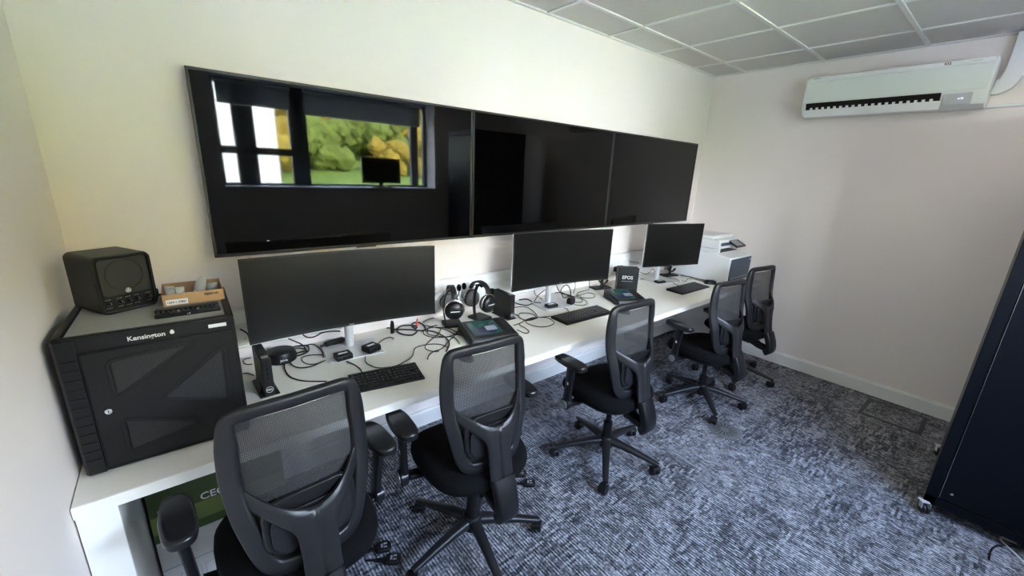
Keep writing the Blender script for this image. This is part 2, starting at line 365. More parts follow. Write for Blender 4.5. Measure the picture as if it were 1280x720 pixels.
# window: frame with transoms, glass, sill
bm = new(); f0, f1 = YG - .02, YG + .05
def fr(x0, x1, z0, z1): box(bm, x0, x1, f0, f1, z0, z1)
fr(WX0, WX1, WZ0, WZ0 + .05); fr(WX0, WX1, WZ1 - .05, WZ1); fr(WX0, WX0 + .04, WZ0, WZ1); fr(WX1 - .04, WX1, WZ0, WZ1)
fr(0.95, 1.15, WZ0, WZ1); fr(1.50, 1.69, WZ0, WZ1); fr(3.02, 3.12, WZ0, WZ1); fr(WX0, 1.6, 1.70, 1.78)
win = struct(obj('window_1', bm, FRAMEG, smooth=False, bevel=0.004))
bm = new(); box(bm, WX0 + .04, WX1 - .04, YG + .008, YG + .014, WZ0 + .05, WZ1 - .05); obj('window_pane', bm, GLASS, win, smooth=False)
bm = new(); box(bm, WX0 + .002, WX1 - .002, YG + .05, YW + .03, WZ0, WZ0 + .025); obj('window_sill', bm, TRIMW, win, smooth=False, bevel=0.004)
for (a, b, zb, lab) in ((1.66, 3.14, 2.19, 'grey roller blind drawn part way down over the wide right window pane'), (0.82, 1.52, 2.22, 'grey roller blind drawn a little down over the narrow left window panes')):
    t = thing('roller_blind', lab, 'blind', ((a + b) / 2, YG + .12, WZ1))
    h = (b - a) / 2
    bm = new(); tube(bm, [V(-h, 0, -.03), V(h, 0, -.03)], 0.022, 12); obj('roller_tube', bm, BLIND, t)
    bm = new(); box(bm, -h + .01, h - .01, -.022, -.02, zb - WZ1, -.03); obj('blind_fabric', bm, BLINDT, t, smooth=False)
    bm = new(); box(bm, -h + .01, h - .01, -.028, -.014, zb - WZ1 - .02, zb - WZ1); obj('bottom_rail', bm, TRIMW, t, bevel=.003)

# fill panels added out of view in two ceiling cells to brighten the room
PANEL = mat('fill_panel_diffuser', (0.9, 0.9, 0.9), 0.5, emit=(1.0, 0.91, 0.82), estr=FILL_PANEL, noise=0.005)
for px_, py_, lab in ((2.607, -1.791, 'added square white fill panel, unseen in the ceiling between the camera and the rack'), (3.207, -2.391, 'added square white fill panel, unseen in the ceiling beside the dark rack')):
    t = thing('added_fill_panel', lab, 'light', (px_, py_, H))
    bm = new(); box(bm, -.286, .286, -.286, .286, -.004, .007); box(bm, -.286, .286, -.286, -.276, -.008, 0); box(bm, -.286, .286, .276, .286, -.008, 0); obj('frame', bm, TRIMW, t, smooth=False)
    bm = new(); box(bm, -.272, .272, -.272, .272, -.006, -.004); obj('diffuser', bm, PANEL, t, smooth=False)

# outside: grass hill, trees, pale house
bm = new(); N = 30
G = [[bm.verts.new((-30 + 75 * i / N, -4.3 - 70 * j / N, -0.6 + max(0, (70 * j / N) - 20) * 0.18 + 0.25 * sin(i * 0.9 + j))) for i in range(N + 1)] for j in range(N + 1)]
for j in range(N):
    for i in range(N): bm.faces.new((G[j][i], G[j][i + 1], G[j + 1][i + 1], G[j + 1][i]))
struct(obj('ground_hill', bm, GRASS, smooth=True, angle=180))
bm = new(); box(bm, -30, 45, -23.5, -3.9, -.75, -.5); struct(obj('bounce_paving', bm, mat('pale_bounce_paving', (0.32, 0.30, 0.29), 0.9, noise=.1, nscale=2), smooth=False))  # paving added out of view to bounce neutral sunlight up into the room
bm = new(); rnd = random.Random(9); NW = 90; rows = []
for j in range(9):
    rows.append([bm.verts.new((-12 + 60 * i / NW, -50 + rnd.uniform(-.9, .9) - 2.2 * cos(j / 8 * PI) + 1.5 * sin(i * .5), 4.5 + 9.5 * j / 8 + 1.1 * sin(i * .37) + rnd.uniform(-.5, .5))) for i in range(NW + 1)])
for a_, b_ in zip(rows, rows[1:]):
    for i in range(NW): bm.faces.new((a_[i], a_[i + 1], b_[i + 1], b_[i]))
wd = tag(obj('woodland', bm, LEAF, smooth=False), 'continuous bank of golden woodland foliage behind the hill trees', 'woodland'); wd['kind'] = 'stuff'
sm = wd.modifiers.new('thickness', 'SOLIDIFY'); sm.thickness = 2.5
def hillz(y): return -0.6 + max(0, (-4.3 - y) - 20) * 0.18
tl = ['broad golden tree on the hill, leftmost seen in the wide display reflection', 'tall yellow green tree behind the lawn, second from left in the reflection', 'low golden tree at the middle of the reflected tree line', 'green topped tree right of the middle in the reflected tree line', 'large amber tree second from right in the reflection', 'dark green tree rightmost on the hill in the reflection', 'far amber tree behind the gap of the reflected tree line']
for i, (x, y, r, m_) in enumerate([(5.6, -33, 2.2, LEAF), (10.1, -34, 2.1, LEAFG), (14.9, -33, 1.7, LEAF), (16.3, -40, 3.0, LEAFG), (19.6, -34, 2.2, LEAF), (24.5, -36, 2.8, LEAFG), (9.6, -42, 3.0, LEAF)]):
    z0 = hillz(y) - .3; t = thing('tree', tl[i], 'tree', (x, y, z0), 0, 'trees on the hill outside the window')
    bm = new(); tube(bm, [V(0, 0, 0), V(.1, 0, r * .5), V(0, 0.1, r)], lambda s, r=r: r * .09 * (1 - .5 * s), 8); obj('trunk', bm, BARK, t)
    bm = new(); rnd = random.Random(i)
    for k in range(22):
        a = rnd.uniform(0, 6.28); d = rnd.uniform(.2, .95) * r; ic = bmesh.ops.create_icosphere(bm, subdivisions=3, radius=r * rnd.uniform(.25, .45))
        off = V(d * cos(a), d * sin(a), r * (rnd.uniform(.55, 1.75) - .45 * (d / r) ** 2))
        for v in ic['verts']: v.co = v.co * (1 + .2 * sin(v.co.x * 5 + k) * cos(v.co.y * 6) + rnd.uniform(-.14, .14)) + off
    obj('crown', bm, m_, t, smooth=False)
t = thing('house', 'pale rendered house outside, seen bright in the left panes of the reflection', 'building', (1.3, -13.5, -.5))
bm = new(); prism(bm, [(-3.8, 0), (1.9, 0), (1.9, 4.6), (-.95, 6.2), (-3.8, 4.6)], 'y', -3, 0); obj('wall', bm, RENDERW, t, smooth=False)
bm = new(); prism(bm, [(-4.1, 4.45), (-.95, 6.25), (2.2, 4.45), (2.2, 4.62), (-.95, 6.45), (-4.1, 4.62)], 'y', -3.2, .2); obj('roof', bm, FRAMEG, t, smooth=False)
for wx in (-2.6, -.6):
    bm = new(); box(bm, wx - .5, wx + .5, -.02, .03, 1.2, 2.3); q = obj('window', bm, TRIMW, t, smooth=False)
    bm = new(); box(bm, wx - .42, wx + .42, .03, .035, 1.28, 2.22); obj('pane', bm, SCRG, q, smooth=False)

# ================================================================ DESK AND WALL TRUNKING
DZ = 0.735
t = thing('desk', 'long white worktop along the display wall with a thick white end panel', 'desk', (0, 0, 0))
bm = new(); box(bm, 0.003, L - .003, -0.7755, -0.002, DZ - .036, DZ); obj('worktop', bm, DESK, t, bevel=.002)
bm = new(); box(bm, 0.003, L - .003, -0.7775, -0.7755, DZ - .036, DZ - .001); obj('edge_band', bm, DESKE, t, smooth=False)
bm = new(); box(bm, 0.004, 0.088, -0.772, -0.02, 0, DZ - .036); obj('end_panel', bm, DESKE, t, bevel=.002)
bm = new(); box(bm, 4.50, 4.53, -0.6, -0.03, 0, DZ - .036); obj('end_panel', bm, DESKE, t, bevel=.002)
for bx in (1.72, 3.33):
    bm = new(); box(bm, bx, bx + .03, -0.55, -0.02, DZ - .07, DZ - .036); box(bm, bx, bx + .03, -.05, -.02, DZ - .3, DZ - .036); obj('bracket', bm, DESKE, t)

bm = new(); prism(bm, [(0, .80), (-.05, .80), (-.055, .806), (-.055, .915), (-.048, .922), (-.03, .972), (-.022, .978), (0, .978)], 'x', 0.02, L - .01)
t = obj('wall_trunking', bm, WHITEP, smooth=True, angle=20); tag(t, 'white plastic cable trunking running along the wall just above the worktop', 'trunking')
def socket(x, label):
    t = thing('wall_socket', label, 'socket', (x, -.055, .86))
    bm = new(); box(bm, -.073, .073, -.009, 0, -.043, .043); obj('faceplate', bm, WHITEP, t, bevel=.003)
    for sx in (-.036, .036):
        bm = new(); disc(bm, V(sx, -.0092, .0), (0, 1, 0), .026, .001, 20); q = obj('outlet', bm, TRIMW, t)
        bm = new(); box(bm, sx - .002, sx + .002, -.0101, -.0095, .008, .018); box(bm, sx - .013, sx - .008, -.0101, -.0095, -.012, -.008); box(bm, sx + .008, sx + .013, -.0101, -.0095, -.012, -.008); obj('pin_holes', bm, INKB, q, smooth=False)

    bm = new(); box(bm, -.01, -.003, -.011, -.0085, .024, .036); box(bm, .003, .01, -.011, -.0085, .024, .036); obj('switch', bm, WHITEP, t, bevel=.001)
    return t
socket(0.47, 'white double wall socket between the metal cabinet and the first curved monitor')
socket(1.92, 'white double wall socket on the trunking above the right headphones')
socket(2.30, 'white double wall socket hidden behind the second curved monitor stand')
socket(3.26, 'white double wall socket on the trunking behind the black lettered box')
def plug(x, z, label):
    t = thing('power_plug', label, 'plug', (x, -.064, z), 0)
    bm = new(); prism(bm, [(-.024, -.02), (.024, -.02), (.024, .012), (.014, .024), (-.014, .024), (-.024, .012)], 'y', -.032, 0); obj('plug_body', bm, BLK, t, bevel=.005)
    bm = new(); tube(bm, smooth_path([V(0, -.016, -.018), V(0, -.018, -.045), V(.005, -.02, -.07)], 4), .004, 8); obj('cord_relief', bm, CABLE, t)
plug(1.884, .862, 'black power plug in the wall socket above the right headphones')
plug(3.224, .862, 'black power plug in the left outlet behind the black lettered box')
plug(3.296, .862, 'black power plug in the right outlet behind the black lettered box')

# ================================================================ WALL DISPLAYS
tx0, tw, tz0, tz1 = 0.4286, 1.2916, 1.2344, 1.9654
for i, lab in enumerate(['large black wall display nearest the left wall, reflecting the window', 'large black wall display in the middle of the row of three', 'large black wall display at the right end of the row of three']):
    t = thing('wall_display', lab, 'display', (tx0 + tw * (i + .5), 0, (tz0 + tz1) / 2), 0, 'three black displays on the wall')
    hw, hh = tw / 2 - .0025, (tz1 - tz0) / 2
    bm = new(); box(bm, -hw + .002, hw - .002, -.068, -.03, -hh + .002, hh - .002); obj('housing', bm, BLK, t, bevel=.003)
    bm = new(); box(bm, -.3, .3, -.031, 0, -.2, .2); obj('wall_mount', bm, BLK, t)
    bm = new(); b = .0105
    box(bm, -hw, hw, -.0745, -.06, hh - b, hh); box(bm, -hw, hw, -.0745, -.06, -hh, -hh + b * 1.3); box(bm, -hw, -hw + b, -.0745, -.06, -hh, hh); box(bm, hw - b, hw, -.0745, -.06, -hh, hh)
    obj('bezel', bm, BEZ, t, bevel=.0015)
    bm = new(); box(bm, -hw + b - .001, hw - b + .001, -.0712, -.0665, -hh + b, hh - b); obj('screen', bm, SCRG, t, smooth=False)
    bm = new(); box(bm, -.05, .05, -.0735, -.05, -hh - .006, -hh + .002); obj('logo_tab', bm, BEZ, t, bevel=.002)

# ================================================================ DESK MONITORS
def curved(bm, w, z0, z1, y0, y1, sag, n=24):
    ring = []
    for k in range(n + 1):
        x = -w / 2 + w * k / n; s = sag * (2 * x / w) ** 2
        ring.append([bm.verts.new((x, y0 - s, z0)), bm.verts.new((x, y0 - s, z1)), bm.verts.new((x, y1 - s, z1)), bm.verts.new((x, y1 - s, z0))])
    for a, b in zip(ring, ring[1:]):
        for j in range(4): bm.faces.new((a[j], a[(j + 1) % 4], b[(j + 1) % 4], b[j]))
    bm.faces.new(ring[0]); bm.faces.new(ring[-1][::-1])
def monitor(label, x, y, rz, w, z0, z1, sag, base, postm, group=None):
    t = thing('monitor', label, 'monitor', (x, y, DZ), rz, group)
    a, b = z0 - DZ, z1 - DZ; s0 = sag * .5
    bm = new(); curved(bm, w - .004, a + .002, b - .002, .004 + s0, .022 + s0, sag); obj('housing', bm, SILV, t, bevel=.002)
    bm = new(); curved(bm, w, a, b, -.002 + s0, .006 + s0, sag); obj('bezel', bm, BEZ, t, bevel=.001)
    bm = new(); curved(bm, w - .012, a + .014, b - .006, -.0035 + s0, -.001 + s0, sag); obj('screen', bm, SCRM, t, smooth=True)
    bm = new(); box(bm, -.012, .012, -.004 + s0, 0 + s0, a + .005, a + .009); obj('logo', bm, INKG, t, smooth=False)
    R = RZ(-rz); bp = R @ (V(base[0] - x, base[1] - y, 0))
    hy = bp.y
    bm = new(); lathe(bm, [(.021, .006), (.021, b - .12), (0, b - .12)], 20, TR(bp.x, hy, 0)); obj('post', bm, postm, t)
    bm = new(); box(bm, -.11, .11, .02 + s0, .05 + s0, (a + b) / 2 - .09, (a + b) / 2 + .09); bar(bm, [V(0, .03 + s0, (a + b) / 2), V(bp.x, hy, (a + b) / 2)], .05, .05, (0, 0, 1)); obj('neck', bm, postm, t, bevel=.01)
    bm = new(); prism(bm, rrect(bp.x - .13, bp.x + .13, hy - .16, hy + .04, .012), 'z', 0, .008); obj('stand_base', bm, postm, t, bevel=.002)
    return t
monitor('wide curved black monitor nearest the metal cabinet, on a silver stand', .904, -.300, -.077, .828, .90, 1.262, .035, (.93, -.150), SILV)
monitor('wide curved black monitor at the middle of the desk, on a silver stand', 2.33, -.290, -.129, .835, .90, 1.272, .035, (2.335, -.158), SILV)
monitor('smaller flat black monitor beside the printer, on a silver stand', 3.64, -.346, -.295, .62, .90, 1.268, .0, (3.70, -.19), SILV)
# monitor on the window sill
t = thing('monitor', 'small black monitor on the window sill, seen only in the wall display reflection', 'monitor', (2.53, -3.43, WZ0 + .025), PI)
bm = new(); box(bm, -.26, .26, -.01, .02, .05, .37); obj('housing', bm, BLK, t, bevel=.004)
bm = new(); box(bm, -.25, .25, -.0115, -.009, .065, .36); obj('screen', bm, SCRM, t, smooth=False)
bm = new(); box(bm, -.025, .025, .02, .04, 0.01, .2); obj('post', bm, BLK, t, bevel=.004)
bm = new(); prism(bm, rrect(-.12, .12, -.08, .08, .02), 'z', 0, .012); obj('stand_base', bm, BLK, t, bevel=.003)

# ================================================================ METAL CHARGING CABINET
CX, CY, CRZ, CW, CD, CH = .229, -.463, -.024, .402, .380, .420
t = thing('charging_cabinet', 'black metal charging cabinet with grey top mat and triangular vents at the left desk end', 'cabinet', (CX, CY, DZ), CRZ)
hw, hd = CW / 2, CD / 2
bm = new(); prism(bm, rrect(-hw, hw, .004, CH, .014, 5), 'y', -hd, hd); cab = obj('body', bm, CABM, t, bevel=.004)
bm = new()
for sx in (-1, 1):
    for sy in (-1, 1): box(bm, sx * .16 - .02, sx * .16 + .02, sy * .15 - .02, sy * .15 + .02, 0, .014)
obj('rubber_feet', bm, BLK, t)
bm = new(); prism(bm, rrect(-hw + .022, hw - .022, -hd + .022, hd - .015, .008), 'z', CH - .002, CH + .002); obj('top_mat', bm, GREYM, t, bevel=.001)
bm = new()
for x0, x1, y0, y1 in ((-hw, -hw + .02, -hd, hd), (hw - .02, hw, -hd, hd), (-hw, hw, hd - .014, hd), (-hw, hw, -hd, -hd + .02)): box(bm, x0, x1, y0, y1, CH - .006, CH + .005)
obj('top_rim', bm, BLK, t, bevel=.004)
# ribbed corner column at the left front
bm = new(); prism(bm, [(-hw - .002, -hd + .03), (-hw - .002, -hd + .004), (-hw + .006, -hd - .006), (-hw + .043, -hd - .006), (-hw + .043, -hd + .03)], 'z', .006, CH - .002)
for k in range(12): box(bm, -hw + .006, -hw + .04, -hd - .009, -hd - .005, .05 + k * .028, .054 + k * .028)
obj('ribbed_column', bm, BLK, t, bevel=.001)
# door
dx0, dx1, dz0, dz1 = -hw + .048, hw - .012, .022, CH - .042
bm = new(); box(bm, dx0, dx1, -hd - .010, -hd + .002, dz0, dz1); door = obj('door', bm, CABM, t, bevel=.002)
bm = new(); box(bm, dx0 - .0035, dx0, -hd - .0055, -hd - .0035, dz0, dz1); box(bm, dx0 - .004, dx1, -hd - .0055, -hd - .0035, dz1, dz1 + .003); obj('door_gap', bm, CABD, t, smooth=False)
DW, DH = dx1 - dx0, dz1 - dz0
def dpt(u, v): return (dx0 + u * DW, dz0 + v * DH)
# door corners in u (left-right) v (bottom-top); three embossed triangles
TRI = [[(.17, .90), (.66, .93), (.17, .62)], [(.46, .50), (.90, .83), (.88, .36)], [(.18, .37), (.64, .20), (.18, .10)]]
for tr in TRI:
    P = [Vector((*dpt(*q), 0)) for q in tr]; c = (P[0] + P[1] + P[2]) / 3
    bm = new(); ou = [c + (p - c) * 1.16 for p in P]; pth = []
    for k in range(3):
        a, b, d = ou[k - 1], ou[k], ou[(k + 1) % 3]
        pth += [b + (a - b) * .12, b + (a - b) * .03 + (d - b) * .03, b + (d - b) * .12]
    bar(bm, [V(p.x, -hd - .010, p.y) for p in pth], .010, .006, (0, 1, 0), closed=True); obj('vent_rim', bm, CABM, door)
    bm = new(); prism(bm, [(p.x, p.y) for p in [c + (p - c) * 1.02 for p in P]], 'y', -hd - .0108, -hd - .009); obj('vent_mesh', bm, PERF, door, smooth=False)
bm = new(); lx, lz = dpt(.085, .49); disc(bm, V(lx, -hd - .011, lz), (0, 1, 0), .0085, .008); obj('lock', bm, CHROME, door)
bm = new(); box(bm, lx - .001, lx + .001, -hd - .0155, -hd - .0148, lz - .004, lz + .004); obj('key_slot', bm, INKB, door, smooth=False)
M = TR(.0, -hd - .0008, CH - .0245) @ FACE_FRONT
text('brand_lettering', 'Kensington', .0185, INKW, t, TR(-.012, -hd - .0012, CH - .022) @ FACE_FRONT, bold=.0004)
bm = new(); disc(bm, V(.0455, -hd - .0008, CH - .021), (0, 1, 0), .0055, .001, 14); box(bm, .0425, .0485, -hd - .0016, -hd - .0001, CH - .0165, CH - .0135); obj('brand_emblem', bm, INKW, t)
bm = new(); box(bm, hw - .068, hw - .022, -hd - .0012, -hd - .0001, CH - .027, CH - .016); obj('asset_label', bm, WLAB, t, smooth=False)

CT = DZ + CH + .002
# ================================================================ POWERED SPEAKER
SW, SD, SH = .150, .150, .182
t = thing('powered_speaker', 'small black powered speaker with a row of knobs, on the metal cabinet', 'speaker', (.139, -.366, CT), .50)
hw, hd = SW / 2, SD / 2
bm = new(); prism(bm, rrect(-hw, hw, .0, SH, .018, 5), 'y', -hd, hd); obj('enclosure', bm, BLK, t, bevel=.003)
bm = new(); bar(bm, [V(x, -hd - .001, z) for x, z in rrect(-hw + .004, hw - .004, .004, SH - .004, .017, 5)], .008, .008, (0, 1, 0), closed=True); obj('front_rim', bm, BLK, t)
bm = new(); prism(bm, rrect(-hw + .012, hw - .012, .056, SH - .012, .012, 4), 'y', -hd - .004, -hd + .002); gr = obj('grille', bm, PERF, t, bevel=.001)
bm = new(); bar(bm, [V(.048 * cos(a * PI / 16), -hd - .0045, .118 + .048 * sin(a * PI / 16)) for a in range(32)], .003, .002, (0, 1, 0), closed=True); obj('cone_ring', bm, GREYP, gr)
bm = new(); disc(bm, V(0, -hd - .005, .067), (0, 1, 0), .008, .003, 16); em = obj('brand_emblem', bm, INKG, t)
bm = new()
for a in (90, 210, 330): bar(bm, [V(0, -hd - .0068, .067), V(.007 * cos(radians(a)), -hd - .0068, .067 + .007 * sin(radians(a)))], .0012, .0008, (0, 1, 0))
obj('tuning_fork_mark', bm, INKW, em)
for k, kx in enumerate((-.052, -.024, -.002, .020, .052)):
    r = .0085 if k == 4 else .006
    bm = new(); lathe(bm, [(r, 0), (r * .9, .010), (r * .6, .012), (0, .012)], 14, TR(kx, -hd - .001, .033) @ RX(PI / 2)); q = obj('knob', bm, BLKS, t)
    bm = new(); box(bm, kx - .0006, kx + .0006, -hd - .0138, -hd - .0128, .033, .033 + r * .8); obj('pointer', bm, INKG, q, smooth=False)
bm = new()
for kx in (-.052, -.024, -.002, .020, .052):
    for d in (-.006, -.002, .002, .005): box(bm, kx + d - .0012, kx + d + .0008, -hd - .0012, -hd - .0002, .045, .047); box(bm, kx + d - .0012, kx + d + .0008, -hd - .0012, -hd - .0002, .019, .0205)
obj('printed_marks', bm, INKG, t, smooth=False)
bm = new(); prism(bm, rrect(hw - .002, hw + .010, .02, .05, .004, 3), 'y', -.07, -.04); obj('side_knob', bm, BLKS, t, bevel=.002)

# ================================================================ CARDBOARD TRAY WITH PACKETS
BX, BY = .338, -.380
t = thing('cardboard_box', 'shallow open cardboard box holding clear packets, on the metal cabinet', 'box', (BX, BY, CT), -.006)
bw, bd, bh, th = .084, .075, .040, .003
bm = new(); box(bm, -bw, bw, -bd, -bd + th, 0, bh); fp = obj('front_panel', bm, CARD, t, smooth=False)
bm = new(); box(bm, -bw, bw, bd - th, bd, 0, bh + .004); box(bm, -bw, -bw + th, -bd, bd, 0, bh); box(bm, bw - th, bw, -bd, bd, 0, bh + .002); box(bm, -bw, bw, -bd, bd, 0, th); obj('box_shell', bm, CARDI, t, smooth=False)
bm = new(); box(bm, -.076, -.018, -bd - .0012, -bd - .0001, .004, .022); lb = obj('paper_label', bm, WLAB, fp, smooth=False)
text('label_digits', '1234 1 23861', .0095, INKB, fp, TR(-.047, -bd - .0016, .013) @ FACE_FRONT, bold=.0002)
text('printed_words', 'digital ink', .0105, INKB, fp, TR(.048, -bd - .0006, .029) @ FACE_FRONT, bold=.0003)
pk = [('clear plastic packet standing upright at the left end of the cardboard box', -.064, -.045, .026, .058, .1), ('clear plastic packet second from the left in the cardboard box', -.034, -.045, .026, .052, -.05), ('large round clear packet leaning out of the middle of the cardboard box', .012, -.01, .036, .075, .5), ('clear packet with blue grey print at the right end of the cardboard box', .055, .01, .034, .042, .0)]
for lab, px, py, ww, hh, lean in pk:
    q = thing('plastic_packet', lab, 'packet', (BX + px, BY + py, CT + .0035), 0, 'clear packets in the cardboard box')
    bm = new(); n = 8
    rr = (lambda v: sqrt(max(0, 1 - (2 * v - 1) ** 2)) * .85 + .15) if lean > .4 else (lambda v: 1.0)
    g = []
    for sgn in (-1, 1):
        g.append([[bm.verts.new((ww / 2 * (2 * i / n - 1) * rr(j / n) + lean * .5 * hh * j / n, sgn * (.001 + .006 * sin(PI * i / n) * sin(PI * min(1, j / n + .1)) * (1 + .3 * sin(i * 3 + j * 2))), hh * j / n)) for i in range(n + 1)] for j in range(n + 1)])
    for gg in g:
        for j in range(n):
            for i in range(n): bm.faces.new((gg[j][i], gg[j][i + 1], gg[j + 1][i + 1], gg[j + 1][i]))
    for j in range(n):
        for i in (0, n): bm.faces.new((g[0][j][i], g[0][j + 1][i], g[1][j + 1][i], g[1][j][i]))
    for i in range(n):
        for j in (0, n): bm.faces.new((g[0][j][i], g[0][j][i + 1], g[1][j][i + 1], g[1][j][i]))
    obj('bag', bm, STUDIO, q, angle=180)
    bm = new(); box(bm, -ww * .3, ww * .3, -.004, .004, .004, hh * .35); obj('contents', bm, SILV if lean < .4 else BOXW, q, bevel=.003)
# black tool case in front
t = thing('bit_case', 'flat black open case of small bits, at the front edge of the metal cabinet top', 'case', (.317, -.556, CT), -.021)
bm = new(); box(bm, -.083, .083, -.026, .004, 0, .012); obj('tray', bm, BLK, t, bevel=.003)
bm = new(); box(bm, -.083, .080, .004, .034, 0, .017); box(bm, -.083, .080, .000, .006, .010, .020); obj('lid', bm, BLKS, t, bevel=.002)
for k in range(13):
    kx = -.074 + k * .0123
    bm = new(); prism(bm, [(kx - .003, -.022), (kx + .003, -.022), (kx + .003, -.002), (kx, .001), (kx - .003, -.002)], 'z', .011, .0165); obj('bit', bm, CHROME if k in (4, 8) else BEZ, t)
text('small_lettering', 'i-8', .008, INKW, t, TR(0, -.0262, .006) @ FACE_FRONT)

# ================================================================ SMALL COMPUTERS
def micro_pc(label, x, y, rz):
    t = thing('small_computer', label, 'computer', (x, y, DZ), rz, None)
    bm = new(); prism(bm, [(-.035, -.095), (.035, -.095), (.035, .08), (-.035, .08)], 'z', 0, .006); prism(bm, [(-.035, .0), (.035, .0), (.021, .032), (-.021, .032)], 'y', -.06, .05); obj('foot', bm, BLK, t, bevel=.003)
    bm = new(); box(bm, -.018, .018, -.088, .085, .004, .161); b = obj('case', bm, BLK, t, bevel=.003)
    bm = new(); box(bm, -.0175, .0175, -.0935, -.087, .005, .160); f = obj('front_panel', bm, BLKS, t, bevel=.002)
    bm = new()
    for k, (z, s) in enumerate(((.150, .004), (.135, .005), (.118, .0065), (.100, .0065), (.078, .005))): box(bm, -s * .5, s * .5, -.0945, -.0933, z - s, z + s)
    obj('ports', bm, CABD, t, smooth=False)
    bm = new(); bar(bm, [V(.012 * cos(a * PI / 12), -.0942, .03 + .012 * sin(a * PI / 12)) for a in range(24)], .0016, .001, (0, 1, 0), closed=True); lg = obj('brand_ring', bm, INKW, f)
    text('brand_lettering', 'DELL', .0085, INKW, f, TR(0, -.0944, .03) @ FACE_FRONT, bold=.0003)
    bm = new()
    for k in range(9): box(bm, -.008, .008, .07 - k * .006, .073 - k * .006, .1605, .1616)
    obj('top_vent', bm, CABD, t, smooth=False)
    bm = new(); box(bm, -.012, .012, -.08, -.055, .1608, .1616); obj('sticker', bm, INKG, t, smooth=False)
    return t
micro_pc('small black upright computer with a round emblem beside the metal cabinet', .517, -.361, .03)
micro_pc('small black upright computer beside the right headphones', 1.888, -.205, .0)

# ================================================================ BLACK LETTERED BOX
t = thing('carton', 'black carton with white capital letters, left of the smallest monitor', 'box', (3.126, -.262, DZ), -.732)
bm = new(); box(bm, -.082, .082, -.04, .04, 0, .195); obj('box_body', bm, BLK, t, bevel=.002)
text('brand_lettering', 'EPOS', .038, INKW, t, TR(-.005, -.0405, .115) @ FACE_FRONT, bold=.0004)
bm = new(); box(bm, -.05, .04, -.0410, -.0399, .083, .086); obj('printed_line', bm, INKG, t, smooth=False)
bm = new(); box(bm, .0815, .0825, -.038, .038, .004, .19); obj('side_panel', bm, GREYP, t, smooth=False)

# ================================================================ TOUCH CONSOLES
def console(label, x, y, rz, w, d):
    t = thing('touch_console', label, 'console', (x, y, DZ), rz)
    hw, hd = w / 2, d / 2
    bm = new(); prism(bm, [(-hd, 0), (hd, 0), (hd, .058), (hd - .02, .062), (-hd + .01, .036), (-hd, .030)], 'x', -hw, hw)
    obj('housing', bm, GREYP, t, bevel=.012, seg=3)
    a = math.atan2(.026, 2 * hd - .03); M = TR(0, 0, .0505) @ RX(a)
    bm = new(); prism(bm, rrect(-hw + .035, hw - .080, -hd + .045, hd - .035, .008), 'z', 0, .0012, M); s = obj('screen', bm, TEAL, t, smooth=False)
    bm = new(); prism(bm, rrect(-hw + .045, hw - .12, -hd + .052, .006, .008), 'z', .0012, .0018, M); prism(bm, rrect(hw - .135, hw - .088, -.01, .045, .008), 'z', .0012, .0018, M); obj('dark_area', bm, NAVY, s, smooth=False)
    bm = new(); prism(bm, rrect(-.02, .045, -.035, .015, .003), 'z', .0018, .0024, M); obj('light_tile', bm, TILE, s, smooth=False)
    bm = new(); prism(bm, rrect(hw - .055, hw - .015, -hd + .04, hd - .04, .006), 'z', -.001, .001, M); obj('side_strip', bm, BLKS, t, smooth=False)
    return t
console('black touch console with a teal screen between the right headphones and the second chair', 1.608, -.425, -.217, .285, .235)
console('black touch console with a teal screen in front of the black lettered box', 2.873, -.440, -.446, .245, .245)

# ================================================================ KEYBOARDS
def keyboard(label, x, y, rz, w, d, keym, nx=18, ny=6, flat=False):
    t = thing('keyboard', label, 'keyboard', (x, y, DZ), rz)
    hw, hd = w / 2, d / 2
    bm = new(); prism(bm, [(-hd, 0), (hd, 0), (hd, .018), (-hd, .009)], 'x', -hw, hw); obj('case', bm, BLK, t, bevel=.003)
    a = math.atan2(.009, d); M = TR(0, 0, .0137) @ RX(a); bm = new(); kx = (w - .016) / nx; ky = (d - .016) / ny
    for j in range(ny):
        i = 0
        while i < nx:
            k = 1
            if j == 0 and i == 4: k = 5
            g = .0012; x0 = -hw + .008 + i * kx
            if i + k <= nx and not (i in (13,) and j in (2,)):
                vs = box(bm, x0 + g, x0 + kx * k - g, -hd + .008 + j * ky + g, -hd + .008 + (j + 1) * ky - g, 0, .0025 if flat else .0055, M)
            i += k
    obj('keys', bm, keym, t, bevel=.0012, seg=1)
    if not flat:
        bm = new()
        for j in range(1, ny):
            for i in range(nx):
                if i in (13,) and j == 2: continue
                x0 = -hw + .008 + i * kx; y0 = -hd + .008 + j * ky
                box(bm, x0 + kx * .3, x0 + kx * .5, y0 + ky * .55, y0 + ky * .8, .0056, .0059, M)
        obj('key_legends', bm, INKG, t, smooth=False)
    return t
keyboard('black keyboard with raised keys, between the first and second chair backs', .948, -.578, -.17, .30, .150, BLKS, nx=15)
keyboard('black keyboard with raised keys, left of the third chair back', 2.333, -.497, -.03, .44, .150, BLKS)
keyboard('low flat dark grey keyboard in front of the smallest monitor', 3.642, -.533, -.015, .445, .150, GREYP, flat=True)

